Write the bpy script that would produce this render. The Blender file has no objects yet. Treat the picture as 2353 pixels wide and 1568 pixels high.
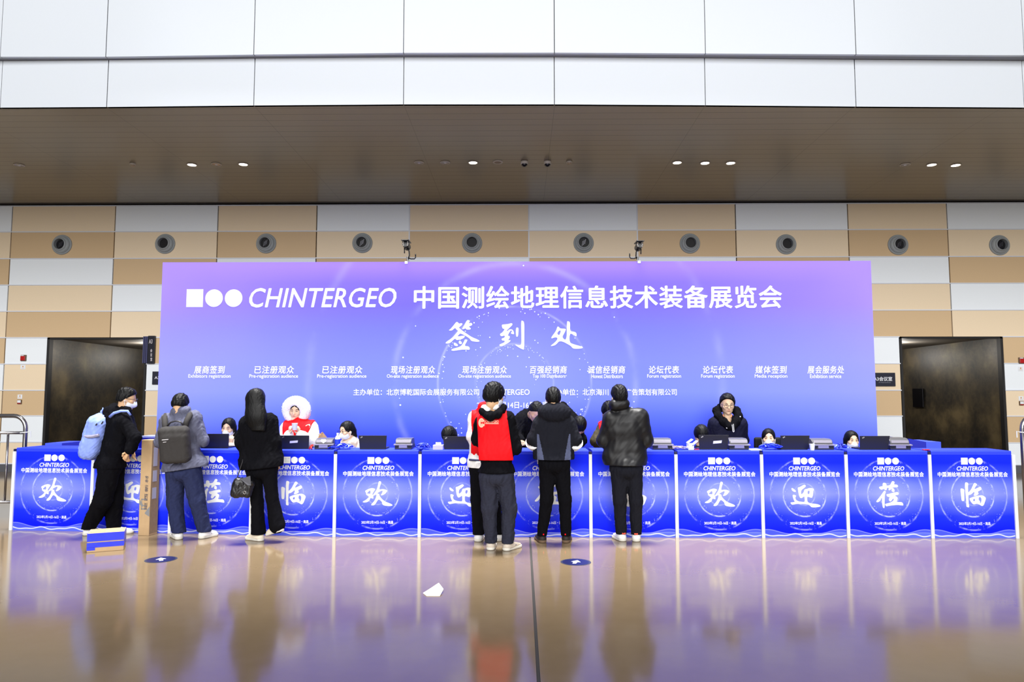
import bpy, bmesh, math, random
import numpy as np
random.seed(7); np.random.seed(7)
SC = bpy.context.scene
COL = SC.collection
# ------------------------------------------------------------------ camera
IW, IH, FPX = 2353.0, 1568.0, 1650.0
CAM_H, PITCH, YAW = 1.62, math.atan(128/1650.0), math.atan(20/1650.0)
cam = bpy.data.cameras.new('camera'); camo = bpy.data.objects.new('camera', cam); COL.objects.link(camo)
camo.location = (0, 0, CAM_H); camo.rotation_euler = (math.pi/2+PITCH, 0, YAW)
cam.sensor_width = 36; cam.lens = 36*FPX/IW; cam.clip_end = 200
SC.camera = camo
# ------------------------------------------------------------------ world, light, exposure
SC.view_settings.view_transform = 'Standard'; SC.view_settings.look = 'None'
SC.view_settings.exposure = 0.0; SC.view_settings.gamma = 1.0
W = bpy.data.worlds.new('hall_daylight'); SC.world = W; W.use_nodes = True
bg = W.node_tree.nodes['Background']; bg.inputs[0].default_value = (0.93, 0.96, 1.0, 1); bg.inputs[1].default_value = 0.15
def area(name, loc, target, size, power, color=(1, 1, 1)):
    l = bpy.data.lights.new(name, 'AREA'); l.shape = 'RECTANGLE'; l.size, l.size_y = size; l.energy = power; l.color = color
    o = bpy.data.objects.new(name, l); COL.objects.link(o); o.location = loc
    from mathutils import Vector
    o.rotation_euler = (Vector(target)-Vector(loc)).to_track_quat('-Z', 'Y').to_euler()
    return o
area('hall_glazing', (0, -20, 14), (0, 10, 11), (34, 20), 16600, (1.0, 0.99, 0.97))
area('counter_floor_fill', (0, 8.5, 11.5), (0, 8.3, 0), (11, 1.6), 520, (1.0, 0.985, 0.95)).data.spread = 0.62  # unseen fill added overhead to brighten the floor by the counters
# ------------------------------------------------------------------ pixel -> place
_c, _s = math.cos(PITCH), math.sin(PITCH); _cy, _sy = math.cos(YAW), math.sin(YAW)
FW = np.array([-_sy*_c, _cy*_c, _s]); RT = np.array([_cy, _sy, 0.0]); UP = np.cross(RT, FW)
CAMP = np.array([0, 0, CAM_H])
def ray(px, py): return FW+RT*((px-IW/2)/FPX)+UP*((IH/2-py)/FPX)
def aty(px, py, y):
    r = ray(px, py); return CAMP+r*(y/r[1])
def atz(px, py, z=0.0):
    r = ray(px, py); return CAMP+r*((z-CAM_H)/r[2])
def V(*a): return np.array(a, float)
def unit(v): v = np.asarray(v, float); return v/max(np.linalg.norm(v), 1e-9)
# ------------------------------------------------------------------ materials
def lin(c):
    return tuple((x/12.92 if x <= .04045 else ((x+.055)/1.055)**2.4) for x in [v/255.0 for v in c])
MATS = {}
def mat(name, rgb, rough=.7, spec=.3, metal=0.0, noise=0.0, nscale=40, bump=0.0, bscale=60, emit=0.0, coat=0.0, trans=0.0):
    if name in MATS: return MATS[name]
    m = bpy.data.materials.new(name); m.use_nodes = True; nt = m.node_tree; b = nt.nodes['Principled BSDF']
    col = lin(rgb)
    b.inputs['Base Color'].default_value = (*col, 1); b.inputs['Roughness'].default_value = rough
    b.inputs['Specular IOR Level'].default_value = spec; b.inputs['Metallic'].default_value = metal
    if coat: b.inputs['Coat Weight'].default_value = coat
    if trans: b.inputs['Transmission Weight'].default_value = trans
    if emit:
        b.inputs['Emission Color'].default_value = (*col, 1); b.inputs['Emission Strength'].default_value = emit
    tc = nt.nodes.new('ShaderNodeTexCoord')
    n = nt.nodes.new('ShaderNodeTexNoise'); n.inputs['Scale'].default_value = nscale; n.inputs['Detail'].default_value = 3
    nt.links.new(tc.outputs['Object'], n.inputs['Vector'])
    mx = nt.nodes.new('ShaderNodeMix'); mx.data_type = 'RGBA'; mx.blend_type = 'MULTIPLY'
    mx.inputs['Factor'].default_value = 1.0; mx.inputs['A'].default_value = (*col, 1)
    mr = nt.nodes.new('ShaderNodeMapRange'); mr.inputs['To Min'].default_value = 1-noise; mr.inputs['To Max'].default_value = 1+noise
    nt.links.new(n.outputs['Fac'], mr.inputs['Value']); nt.links.new(mr.outputs['Result'], mx.inputs['B']); nt.links.new(mx.outputs['Result'], b.inputs['Base Color'])
    if bump:
        n2 = nt.nodes.new('ShaderNodeTexNoise'); n2.inputs['Scale'].default_value = bscale; n2.inputs['Detail'].default_value = 4
        nt.links.new(tc.outputs['Object'], n2.inputs['Vector'])
        bp = nt.nodes.new('ShaderNodeBump'); bp.inputs['Strength'].default_value = bump; bp.inputs['Distance'].default_value = .01
        nt.links.new(n2.outputs['Fac'], bp.inputs['Height']); nt.links.new(bp.outputs['Normal'], b.inputs['Normal'])
    MATS[name] = m
    return m
class X:
    """a socket of a node tree that takes part in arithmetic"""
    nt = None
    def __init__(s, sock): s.s = sock
    @staticmethod
    def op(o, *a):
        n = X.nt.nodes.new('ShaderNodeMath'); n.operation = o
        for i, v in enumerate(a):
            if isinstance(v, X): X.nt.links.new(v.s, n.inputs[i])
            else: n.inputs[i].default_value = v
        return X(n.outputs[0])
    def __add__(a, b): return X.op('ADD', a, b)
    __radd__ = __add__
    def __sub__(a, b): return X.op('SUBTRACT', a, b)
    def __rsub__(a, b): return X.op('SUBTRACT', b, a)
    def __mul__(a, b): return X.op('MULTIPLY', a, b)
    __rmul__ = __mul__
    def __truediv__(a, b): return X.op('DIVIDE', a, b)
def xs(f, *a): return X.op(f, *a)
def gauss(x, w): t = x/w; return xs('EXPONENT', t*t*-1.0)
def mixc(f, a, b):
    n = X.nt.nodes.new('ShaderNodeMix'); n.data_type = 'RGBA'
    X.nt.links.new(f.s, n.inputs['Factor'])
    for k, v in (('A', a), ('B', b)):
        if isinstance(v, X): X.nt.links.new(v.s, n.inputs[k])
        else: n.inputs[k].default_value = (*lin(v), 1)
    return X(n.outputs['Result'])
def ramp(f, stops):
    n = X.nt.nodes.new('ShaderNodeValToRGB'); X.nt.links.new(f.s, n.inputs[0])
    el = n.color_ramp.elements
    while len(el) < len(stops): el.new(0.5)
    for e, (p, c) in zip(el, stops): e.position = p; e.color = (*lin(c), 1)
    return X(n.outputs[0])
def objxyz():
    tc = X.nt.nodes.new('ShaderNodeTexCoord'); sp = X.nt.nodes.new('ShaderNodeSeparateXYZ')
    X.nt.links.new(tc.outputs['Object'], sp.inputs[0]); return [X(sp.outputs[i]) for i in range(3)], tc
def noise(tc, scale, detail=2, vec='Object'):
    n = X.nt.nodes.new('ShaderNodeTexNoise'); n.inputs['Scale'].default_value = scale; n.inputs['Detail'].default_value = detail
    X.nt.links.new(tc.outputs[vec], n.inputs['Vector']); return X(n.outputs['Fac'])
def newmat(name):
    m = bpy.data.materials.new(name); m.use_nodes = True; X.nt = m.node_tree; MATS[name] = m
    return m, m.node_tree.nodes['Principled BSDF']
# ------------------------------------------------------------------ mesh helpers
class MB:
    def __init__(s): s.v = []; s.f = []; s.mi = []
    def add(s, vs, fs, mi=0):
        o = len(s.v); s.v += [tuple(map(float, v)) for v in vs]; s.f += [tuple(i+o for i in f) for f in fs]; s.mi += [mi]*len(fs); return s
    def box(s, a, b, mi=0):
        (x0, y0, z0), (x1, y1, z1) = a, b
        return s.add([(x0, y0, z0), (x1, y0, z0), (x1, y1, z0), (x0, y1, z0), (x0, y0, z1), (x1, y0, z1), (x1, y1, z1), (x0, y1, z1)],
                     [(3, 2, 1, 0), (4, 5, 6, 7), (0, 1, 5, 4), (1, 2, 6, 5), (2, 3, 7, 6), (3, 0, 4, 7)], mi)
    def obox(s, c, ax, ay, az, mi=0):
        """box with centre c and half-axis vectors"""
        c, ax, ay, az = map(np.asarray, (c, ax, ay, az))
        vs = [c+i*ax+j*ay+k*az for k in (-1, 1) for (i, j) in ((-1, -1), (1, -1), (1, 1), (-1, 1))]
        return s.add(vs, [(3, 2, 1, 0), (4, 5, 6, 7), (0, 1, 5, 4), (1, 2, 6, 5), (2, 3, 7, 6), (3, 0, 4, 7)], mi)
    def quad(s, *p, mi=0): return s.add(p, [tuple(range(len(p)))], mi)
    def tube(s, pts, r, n=10, mi=0, cap=True):
        pts = [np.asarray(p, float) for p in pts]; m = len(pts); rr = r if hasattr(r, '__len__') else [r]*m
        vs = []; ref = None
        for i, p in enumerate(pts):
            t = unit(pts[min(i+1, m-1)]-pts[max(i-1, 0)])
            if ref is None: ref = V(0, 0, 1) if abs(t[2]) < .9 else V(1, 0, 0)
            u = unit(np.cross(t, ref)); w = np.cross(u, t); ref = w
            for k in range(n):
                a = 2*math.pi*k/n; vs.append(p+rr[i]*(math.cos(a)*u+math.sin(a)*w))
        fs = [(i*n+k, i*n+(k+1) % n, (i+1)*n+(k+1) % n, (i+1)*n+k) for i in range(m-1) for k in range(n)]
        if cap: fs += [tuple(range(n))[::-1], tuple((m-1)*n+k for k in range(n))]
        return s.add(vs, fs, mi)
    def lathe(s, prof, c, axis, n=32, mi=0):
        """profile (radius, height along axis) turned about axis through c"""
        axis = unit(axis); u = unit(np.cross(axis, V(0, 0, 1) if abs(axis[2]) < .9 else V(1, 0, 0))); w = np.cross(axis, u); c = np.asarray(c, float)
        vs = [c+h*axis+r*(math.cos(2*math.pi*k/n)*u+math.sin(2*math.pi*k/n)*w) for r, h in prof for k in range(n)]
        m = len(prof)
        fs = [(i*n+k, i*n+(k+1) % n, (i+1)*n+(k+1) % n, (i+1)*n+k) for i in range(m-1) for k in range(n)]
        fs += [tuple(range(n))[::-1], tuple((m-1)*n+k for k in range(n))]
        return s.add(vs, fs, mi)
    def prism(s, prof, x0, x1, fn=None, mi=0):
        """closed (y, z) profile pushed along x"""
        n = len(prof); fn = fn or (lambda x, y, z: (x, y, z))
        vs = [fn(x, y, z) for x in (x0, x1) for y, z in prof]
        fs = [(i, (i+1) % n, n+(i+1) % n, n+i) for i in range(n)]+[tuple(range(n))[::-1], tuple(range(n, 2*n))]
        return s.add(vs, fs, mi)
def wloc(o):
    l = V(0, 0, 0)
    while o is not None: l = l+V(*o.location); o = o.parent
    return l
def part(name, mb, m, parent=None, local=False, smooth=False, bevel=0.0, label=None, kind=None):
    me = bpy.data.meshes.new(name); v = mb.v
    if not local and parent is not None:
        l = wloc(parent); v = [(a[0]-l[0], a[1]-l[1], a[2]-l[2]) for a in v]
    me.from_pydata(v, [], mb.f)
    for q in (m if isinstance(m, (list, tuple)) else [m]): me.materials.append(q)
    if any(mb.mi): me.polygons.foreach_set('material_index', mb.mi)
    bm = bmesh.new(); bm.from_mesh(me)
    if bevel:
        bmesh.ops.remove_doubles(bm, verts=bm.verts, dist=1e-5)
    bmesh.ops.recalc_face_normals(bm, faces=bm.faces); bm.to_mesh(me); bm.free()
    if smooth: me.shade_smooth() if hasattr(me, 'shade_smooth') else None
    o = bpy.data.objects.new(name, me); COL.objects.link(o)
    if parent is not None: o.parent = parent
    if bevel:
        md = o.modifiers.new('soft_edges', 'BEVEL'); md.width = bevel; md.segments = 2; md.limit_method = 'ANGLE'
    if label: o['label'] = label
    if kind: o['kind'] = kind
    return o
def tag(o, label=None, cat=None, group=None, kind=None):
    if label: o['label'] = label
    if cat: o['category'] = cat
    if group: o['group'] = group
    if kind: o['kind'] = kind
    return o
def thing(name, label, cat, loc=(0, 0, 0), rz=0.0, group=None):
    o = bpy.data.objects.new(name, None); COL.objects.link(o); o.location = tuple(map(float, loc)); o.rotation_euler = (0, 0, rz)
    o.empty_display_size = .1
    return tag(o, label, cat, group)
def dup(o, loc, rz=None, label=None, group=None, parent=None):
    c = o.copy(); COL.objects.link(c)
    if parent is not None: c.parent = parent
    else:
        c.location = tuple(map(float, loc))
        if rz is not None: c.rotation_euler = (0, 0, rz)
        if label: c['label'] = label
        if group: c['group'] = group
    for ch in list(o.children): dup(ch, None, parent=c)
    return c
def struct(name, mb, m, smooth=False, label=None):
    o = part(name, mb, m, smooth=smooth); o['kind'] = 'structure'
    if label: o['label'] = label
    return o
# ------------------------------------------------------------------ lettering
def text2d(body, shear=0.0, bold=0.0, spacing=1.0):
    """flat outline mesh of a line of text, fitted to the unit box"""
    c = bpy.data.curves.new('lettering', 'FONT'); c.body = body; c.size = 1; c.shear = shear; c.space_character = spacing; c.resolution_u = 3
    o = bpy.data.objects.new('lettering', c); COL.objects.link(o)
    bpy.context.view_layer.update()
    me = bpy.data.meshes.new_from_object(o.evaluated_get(bpy.context.evaluated_depsgraph_get()))
    v = np.array([q.co[:2] for q in me.vertices]); f = [tuple(p.vertices) for p in me.polygons]
    bpy.data.objects.remove(o); bpy.data.curves.remove(c); bpy.data.meshes.remove(me)
    vs = []; fs = []
    offs = [(0, 0)] if not bold else [(0, 0), (bold, 0), (-bold, 0), (0, bold*.8), (0, -bold*.8), (bold*.7, bold*.6), (-bold*.7, -bold*.6)]
    for i, (dx, dy) in enumerate(offs):
        o_ = len(vs); vs += [(a+dx, b+dy, i*.00012) for a, b in v]; fs += [tuple(q+o_ for q in g) for g in f]
    vs = np.array(vs); lo = vs.min(0); hi = vs.max(0)
    vs[:, :2] = (vs[:, :2]-lo[:2])/(hi[:2]-lo[:2])
    return vs, fs
def chaikin(p, it=2):
    p = np.array(p, float)
    for _ in range(it):
        q = np.roll(p, -1, 0); p = np.stack([.75*p+.25*q, .25*p+.75*q], 1).reshape(-1, 2)
    return p
def brush2d(comps):
    """hand-traced brush strokes (outer outline, holes...) -> flat mesh, fitted to the unit box"""
    vs = []; fs = []
    for k, loops in enumerate(comps):
        c = bpy.data.curves.new('brush', 'CURVE'); c.dimensions = '2D'; c.fill_mode = 'FRONT'
        for L in loops:
            p = chaikin(L); sp = c.splines.new('POLY'); sp.points.add(len(p)-1); sp.use_cyclic_u = True
            for q, (x, y) in zip(sp.points, p): q.co = (x, -y, 0, 1)
        o = bpy.data.objects.new('brush', c); COL.objects.link(o); bpy.context.view_layer.update()
        me = bpy.data.meshes.new_from_object(o.evaluated_get(bpy.context.evaluated_depsgraph_get()))
        b = len(vs); vs += [(q.co[0], q.co[1], k*.0001) for q in me.vertices]; fs += [tuple(i+b for i in pl.vertices) for pl in me.polygons]
        bpy.data.objects.remove(o); bpy.data.curves.remove(c); bpy.data.meshes.remove(me)
    vs = np.array(vs); lo = vs.min(0); hi = vs.max(0); vs[:, :2] = (vs[:, :2]-lo[:2])/(hi[:2]-lo[:2])
    return vs, fs
def put(mb, tf, o, ux, uz, n, mi=0):
    """lay a unit-box lettering at corner o (lower left) along ux (width) and uz (height), lifted along n"""
    vs, fs = tf; o, ux, uz, n = map(np.asarray, (o, ux, uz, n))
    return mb.add([o+a*ux+b*uz+c*n for a, b, c in vs], fs, mi)
# ------------------------------------------------------------------ solid modelling on a distance grid (bodies, clothes, soft things)
class S:
    def __init__(s, h=.006, k=.02): s.h = h; s.k = k; s.p = []; s.cuts = []; s.amp = 0; s.fr = 1
    def rc(s, a, b, ra, rb=None, k=None, n=None, q=1.0, op='u'):
        a = np.asarray(a, float); b = np.asarray(b, float); rb = ra if rb is None else rb
        R = max(ra, rb); lo = np.minimum(a, b)-R; hi = np.maximum(a, b)+R
        if n is not None: n = unit(n)
        def f(P):
            p = P-a; ab = b-a
            if n is not None and q != 1:
                p = p+((1/q-1)*(p@n))[..., None]*n; ab = ab+(1/q-1)*(ab@n)*n
            t = np.clip((p@ab)/max(ab@ab, 1e-9), 0, 1)
            d = p-t[..., None]*ab
            return np.sqrt((d*d).sum(-1))-(ra+(rb-ra)*t)
        s.p.append((op, f, lo, hi, s.k if k is None else k)); return s
    def ell(s, c, r, B=None, k=None, op='u'):
        c = np.asarray(c, float); r = np.asarray(r, float); B = np.eye(3) if B is None else B; R = r.max()
        def f(P):
            p = (P-c)@B.T; return (np.sqrt(((p/r)**2).sum(-1))-1)*r.min()
        s.p.append((op, f, c-R, c+R, s.k if k is None else k)); return s
    def rbox(s, c, hf, B=None, r=.01, k=None, op='u'):
        c = np.asarray(c, float); hf = np.asarray(hf, float); B = np.eye(3) if B is None else B; R = np.linalg.norm(hf)+r
        def f(P):
            p = np.abs((P-c)@B.T)-(hf-r); return np.sqrt((np.maximum(p, 0)**2).sum(-1))+np.minimum(p.max(-1), 0)-r
        s.p.append((op, f, c-R, c+R, s.k if k is None else k)); return s
    def cut(s, pt, n, lo=None, hi=None):
        """keep the side behind the plane (pt, n)"""
        s.cuts.append((np.asarray(pt, float), unit(n))); return s
    def wrinkle(s, amp, fr=14): s.amp = amp; s.fr = fr; return s
    def mesh(s):
        h = s.h
        U = [p for p in s.p if p[0] == 'u']
        lo = np.min([p[2] for p in U], 0)-3*h-.01; hi = np.max([p[3] for p in U], 0)+3*h+.01
        N = np.ceil((hi-lo)/h).astype(int)+1
        ax = [lo[i]+h*np.arange(N[i]) for i in range(3)]
        phi = np.full(N, .08, np.float32)
        for op, f, a, b, k in s.p:
            m = max(k, .012)+2*h
            i0 = np.clip(np.floor((a-m-lo)/h).astype(int), 0, N); i1 = np.clip(np.ceil((b+m-lo)/h).astype(int)+1, 0, N)
            if (i1 <= i0).any(): continue
            sl = tuple(slice(i0[i], i1[i]) for i in range(3))
            P = np.stack(np.meshgrid(*[ax[i][sl[i]] for i in range(3)], indexing='ij'), -1)
            d = f(P).astype(np.float32); c = phi[sl]
            if op == 'u':
                if k > 0:
                    t = np.clip(.5+.5*(c-d)/k, 0, 1); phi[sl] = c+(d-c)*t-k*t*(1-t)
                else: phi[sl] = np.minimum(c, d)
            elif op == 's':
                if k > 0:
                    t = np.clip(.5-.5*(c+d)/k, 0, 1); phi[sl] = c+(-d-c)*t+k*t*(1-t)
                else: phi[sl] = np.maximum(c, -d)
        if s.amp:
            ii = np.argwhere(np.abs(phi) < .03); P = lo+h*ii; rs = np.random.RandomState(3); w = 0
            for j in range(7):
                d = unit(rs.normal(size=3)*V(1, 1, .55))*s.fr*(1+.55*j); w = w+np.sin(P@d*2*math.pi/1.0+rs.rand()*6+1.3*np.sin(P@d[::-1]*2.1))/(1+.45*j)
            phi[tuple(ii.T)] += (s.amp*w*.5).astype(np.float32)
        for pt, n in s.cuts:
            d = (ax[0]*n[0])[:, None, None]+(ax[1]*n[1])[None, :, None]+(ax[2]*n[2])[None, None, :]-pt@n
            phi = np.maximum(phi, d.astype(np.float32))
        return nets(phi, lo, h)
_CO = np.array([(i, j, k) for i in (0, 1) for j in (0, 1) for k in (0, 1)])
_ED = [(a, b) for a in range(8) for b in range(a+1, 8) if np.abs(_CO[a]-_CO[b]).sum() == 1]
def nets(phi, lo, h):
    s = phi < 0; n = np.array(phi.shape)-1
    cnt = np.zeros(n, np.int8)
    for i, j, k in _CO: cnt += s[i:i+n[0], j:j+n[1], k:k+n[2]]
    idx = np.argwhere((cnt > 0) & (cnt < 8))
    vals = np.stack([phi[idx[:, 0]+i, idx[:, 1]+j, idx[:, 2]+k] for i, j, k in _CO], 1)
    acc = np.zeros((len(idx), 3)); num = np.zeros(len(idx))
    for a, b in _ED:
        va, vb = vals[:, a], vals[:, b]; m = (va < 0) != (vb < 0)
        t = np.where(m, va/np.where(m, va-vb, 1), 0)
        acc += np.where(m[:, None], _CO[a]+(_CO[b]-_CO[a])*t[:, None], 0); num += m
    v = lo+h*(idx+acc/num[:, None])
    ID = np.full(n, -1, np.int32); ID[tuple(idx.T)] = np.arange(len(idx))
    F = []
    for axis in range(3):
        a, b = [(1, 2), (2, 0), (0, 1)][axis]
        s0 = np.take(s, range(0, s.shape[axis]-1), axis); s1 = np.take(s, range(1, s.shape[axis]), axis)
        e = np.argwhere(s0 != s1); e = e[(e[:, a] > 0) & (e[:, b] > 0) & (e[:, a] < n[a]) & (e[:, b] < n[b])]
        fl = s0[tuple(e.T)]
        def g(da, db):
            q = e.copy(); q[:, a] += da; q[:, b] += db; return ID[tuple(q.T)]
        Q = np.stack([g(-1, -1), g(0, -1), g(0, 0), g(-1, 0)], 1)
        Q[~fl] = Q[~fl][:, ::-1]; F.append(Q)
    return v, np.concatenate(F)
def solid(name, sdf, m, parent=None, label=None, mats2=None):
    v, f = sdf.mesh()
    l = wloc(parent) if parent is not None else V(0, 0, 0)
    me = bpy.data.meshes.new(name); me.vertices.add(len(v)); me.vertices.foreach_set('co', (v-l).astype(np.float32).ravel())
    me.loops.add(len(f)*4); me.loops.foreach_set('vertex_index', f.ravel().astype(np.int32))
    me.polygons.add(len(f)); me.polygons.foreach_set('loop_start', np.arange(0, len(f)*4, 4, dtype=np.int32))
    me.polygons.foreach_set('use_smooth', np.ones(len(f), bool))
    me.materials.append(m)
    if mats2:      # (material, test on face centres) pairs: colour areas sewn into the same cloth
        c = v[f].mean(1); mi = np.zeros(len(f), np.int32)
        for q, (m2, t) in enumerate(mats2): me.materials.append(m2); mi[t(c)] = q+1
        me.polygons.foreach_set('material_index', mi)
    me.update(calc_edges=True); me.validate()
    o = bpy.data.objects.new(name, me); COL.objects.link(o)
    if parent is not None: o.parent = parent
    if label: o['label'] = label
    return o
def rotm(yaw, pitch=0.0, roll=0.0):
    """rows: right, forward, up of a head or body turned by yaw (0 looks away from the camera, 180 at it; + turns to the right of the picture when facing away)"""
    y, p, r = map(math.radians, (yaw, pitch, roll))
    f = V(math.sin(y)*math.cos(p), math.cos(y)*math.cos(p), math.sin(p)); rt = V(math.cos(y), -math.sin(y), 0); u = np.cross(rt, f)
    rt2 = rt*math.cos(r)+u*math.sin(r); u2 = np.cross(rt2, f)
    return np.array([rt2, f, u2])
# ------------------------------------------------------------------ the hall
DW = 15.6                                       # wall plane
white_t = mat('tile_white', (236, 242, 248), .45, .3, noise=.02); cream_t = mat('tile_cream', (234, 214, 184), .5, .3, noise=.03); tan_t = mat('tile_tan', (208, 180, 142), .5, .3, noise=.03)
dark_gap = mat('dark_joint', (22, 22, 26), .8); trim_m = mat('pale_trim', (214, 218, 228), .35, .4)
skirt_m = mat('skirting_steel', (120, 122, 130), .35, .5, metal=.6)
stone, _b = newmat('dark_stone'); (x_, y_, z_), _tc = objxyz()
_n = noise(_tc, 1.1, 6); _n2 = noise(_tc, 5, 4)
X.nt.links.new(mixc(xs('MINIMUM', xs('POWER', _n*1.5, 5.0)+gauss(_n2-.5, .05)*.12, 1.0), (34, 33, 33), (112, 98, 70)).s, _b.inputs['Base Color']); _b.inputs['Roughness'].default_value = .42
# floor ------------------------------------------------------------------------------------------------------
fm, b = newmat('polished_concrete'); (x_, y_, z_), tc = objxyz()
f1 = noise(tc, .55, 5); f2 = noise(tc, 7, 5)
c = mixc(xs('ADD', f1*.7, f2*.3), (106, 90, 68), (136, 117, 92)); X.nt.links.new(c.s, b.inputs['Base Color'])
X.nt.links.new((f1*.07+f2*.05+.06).s, b.inputs['Roughness']); b.inputs['Specular IOR Level'].default_value = .42
bp = X.nt.nodes.new('ShaderNodeBump'); bp.inputs['Strength'].default_value = .035; bp.inputs['Distance'].default_value = .01
X.nt.links.new(noise(tc, 2.2, 3).s, bp.inputs['Height']); X.nt.links.new(bp.outputs['Normal'], b.inputs['Normal'])
jp = [atz(1218, 1237), atz(1238, 1568)]; jd = unit(jp[1]-jp[0]); J0, J1 = jp[0]-jd*8, jp[1]+jd*4
side = V(-jd[1], jd[0], 0)*.011
if side[0] < 0: side = -side
XL, XR, YN, YF = -30, 30, -22, 26
def jx(y, o): return J0[0]+jd[0]*(y-J0[1])/jd[1]+o
m = MB()
m.quad((XL, YN, 0), (jx(YN, -.011), YN, 0), (jx(YF, -.011), YF, 0), (XL, YF, 0)); m.quad((jx(YN, .011), YN, 0), (XR, YN, 0), (XR, YF, 0), (jx(YF, .011), YF, 0))
struct('floor', m, fm)
m = MB(); m.quad((jx(YN, -.011), YN, -.006), (jx(YN, .011), YN, -.006), (jx(YF, .011), YF, -.006), (jx(YF, -.011), YF, -.006))
struct('trim_1', m, mat('joint_filler', (62, 60, 58), .8))
# tiled wall -------------------------------------------------------------------------------------------------
ROWY = [471, 531, 593, 654, 715, 776, 837, 898, 957, 1018, 1068]
ROWZ = [aty(1176, y, DW)[2] for y in ROWY]
COLX = [-210, 28, 265, 501, 728, 941, 1215, 1464, 1690, 1948, 2176, 2410]
CX = [aty(x, 500, DW)[0] for x in COLX]
CX = [CX[0]-6]+CX+[CX[-1]+6]
LDX = (aty(109, 790, DW)[0], aty(338, 790, DW)[0]); RDX = (aty(2067, 790, DW)[0], aty(2304, 790, DW)[0]); DTOP = ROWZ[5]
wall = MB(); wall_back = MB(); gaps = []
def tile(x0, x1, z0, z1, mi):
    if x1-x0 > .03: wall.box((x0+.012, DW, z0+.012), (x1-.012, DW+.05, z1), mi)
for ci in range(len(CX)-1):
    odd = ci % 2
    for r in range(10):
        mi = (r+(1 if odd == 0 else 0)+0) % 3 if True else 0
        z1, z0 = ROWZ[r], ROWZ[r+1]
        x0, x1 = CX[ci], CX[ci+1]
        segs = [(x0, x1)]
        if r >= 5:
            for d0, d1 in (LDX, RDX):
                ns = []
                for a, e in segs:
                    if e <= d0 or a >= d1: ns.append((a, e))
                    else:
                        if a < d0: ns.append((a, d0))
                        if e > d1: ns.append((d1, e))
                segs = ns
        for a, e in segs: tile(a, e, z0, z1, mi)
struct('wall_back', wall, [white_t, cream_t, tan_t])
m = MB()
for a, e in ((CX[0], LDX[0]), (LDX[1], RDX[0]), (RDX[1], CX[-1])): m.box((a, DW+.05, 0), (e, DW+.12, ROWZ[5]))
m.box((CX[0], DW+.05, ROWZ[5]), (CX[-1], DW+.12, ROWZ[0]+.3)); struct('wall_inner', m, dark_gap)
k = 2
for r in range(0, 11):
    m = MB(); segs = [(CX[0], CX[-1])] if r < 5 else [(CX[0], LDX[0]), (LDX[1], RDX[0]), (RDX[1], CX[-1])]
    if r == 5: segs = [(CX[0], LDX[0]), (LDX[1], RDX[0]), (RDX[1], CX[-1])]
    for a, e in segs: m.box((a, DW-.012, ROWZ[r]-.004), (e, DW+.02, ROWZ[r]+.018))
    struct('trim_%d' % k, m, trim_m); k += 1
for px in (941, 1215, 1464):                                   # the pale upright joints behind the banner's middle
    xx = aty(px, 500, DW)[0]; m = MB(); m.box((xx-.013, DW-.008, ROWZ[5]), (xx+.013, DW+.03, ROWZ[0])); struct('trim_%d' % k, m, trim_m); k += 1
m = MB()
for a, e in ((CX[0], LDX[0]), (LDX[1], RDX[0]), (RDX[1], CX[-1])): m.box((a, DW-.015, 0), (e, DW+.05, ROWZ[10]-.005))
struct('baseboard_back', m, skirt_m)
# passages behind the two openings ----------------------------------------------------------------------------
def passage(x0, x1, nm, wide_to):
    m = MB(); lo, hi = min(x0, wide_to), max(x1, wide_to)
    outer = x0 if wide_to > x1 else x1
    yb = DW+7.5
    m.box((outer-.12 if outer == x0 else outer, DW+.12, 0), (outer if outer == x0 else outer+.12, yb, DTOP+.2)); struct('wall_%s_passage' % nm, m, stone)
    m = MB(); m.box((lo-.2, yb, 0), (hi+.2, yb+.1, DTOP+.2)); struct('wall_%s_passage_end' % nm, m, stone)
    m = MB(); m.box((lo-.2, DW+.12, DTOP), (hi+.2, yb, DTOP+.1)); struct('ceiling_%s_passage' % nm, m, mat('passage_ceiling', (112, 106, 98), .8))
    m = MB(); q = wide_to; m.box((q-.05, DW+.12, 0), (q+.05, yb, DTOP+.2)); struct('wall_%s_passage_far' % nm, m, stone)
    m = MB(); m.box((x0, DW-.005, 0), (x0+.05, DW+.12, DTOP)); m.box((x1-.05, DW-.005, 0), (x1, DW+.12, DTOP)); m.box((x0, DW-.005, DTOP-.03), (x1, DW+.12, DTOP)); struct('trim_%s_opening' % nm, m, mat('jamb_dark', (38, 37, 38), .5))
for sx_, nm_ in (((LDX[0]+LDX[1])/2+.3, 'left'), ((RDX[0]+RDX[1])/2-.3, 'right')):  # lamps and point lights added to lighten the passages
    for yy_ in (DW+1.6, DW+4.6):
        t = thing('passage_fill_lamp', 'small added lamp in the ceiling of the %s passage, %s' % (nm_, 'nearer the opening' if yy_ < DW+3 else 'further in'), 'ceiling light', (sx_, yy_, DTOP), group='added lamps in the dark passages')
        m = MB(); m.lathe([(.10, 0), (.10, -.012), (.08, -.016)], (0, 0, 0), (0, 0, 1), 24); part('rim', m, mat('passage_rim', (150, 148, 144), .5), t, local=True)
        m = MB(); m.lathe([(.078, -.015), (.001, -.018)], (0, 0, 0), (0, 0, 1), 24); part('lens', m, mat('passage_lens', (255, 244, 224), .5, emit=2.0), t, local=True)
        l_ = bpy.data.lights.new('passage_fill', 'POINT'); l_.energy = 42; l_.shadow_soft_size = .1; l_.color = (1, .95, .88)
        o_ = bpy.data.objects.new('passage_fill', l_); COL.objects.link(o_); o_.parent = t; o_.location = (0, 0, -.2)
passage(LDX[0], LDX[1], 'left', LDX[1]+1.6); passage(RDX[0], RDX[1], 'right', RDX[0]-1.6)
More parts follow.
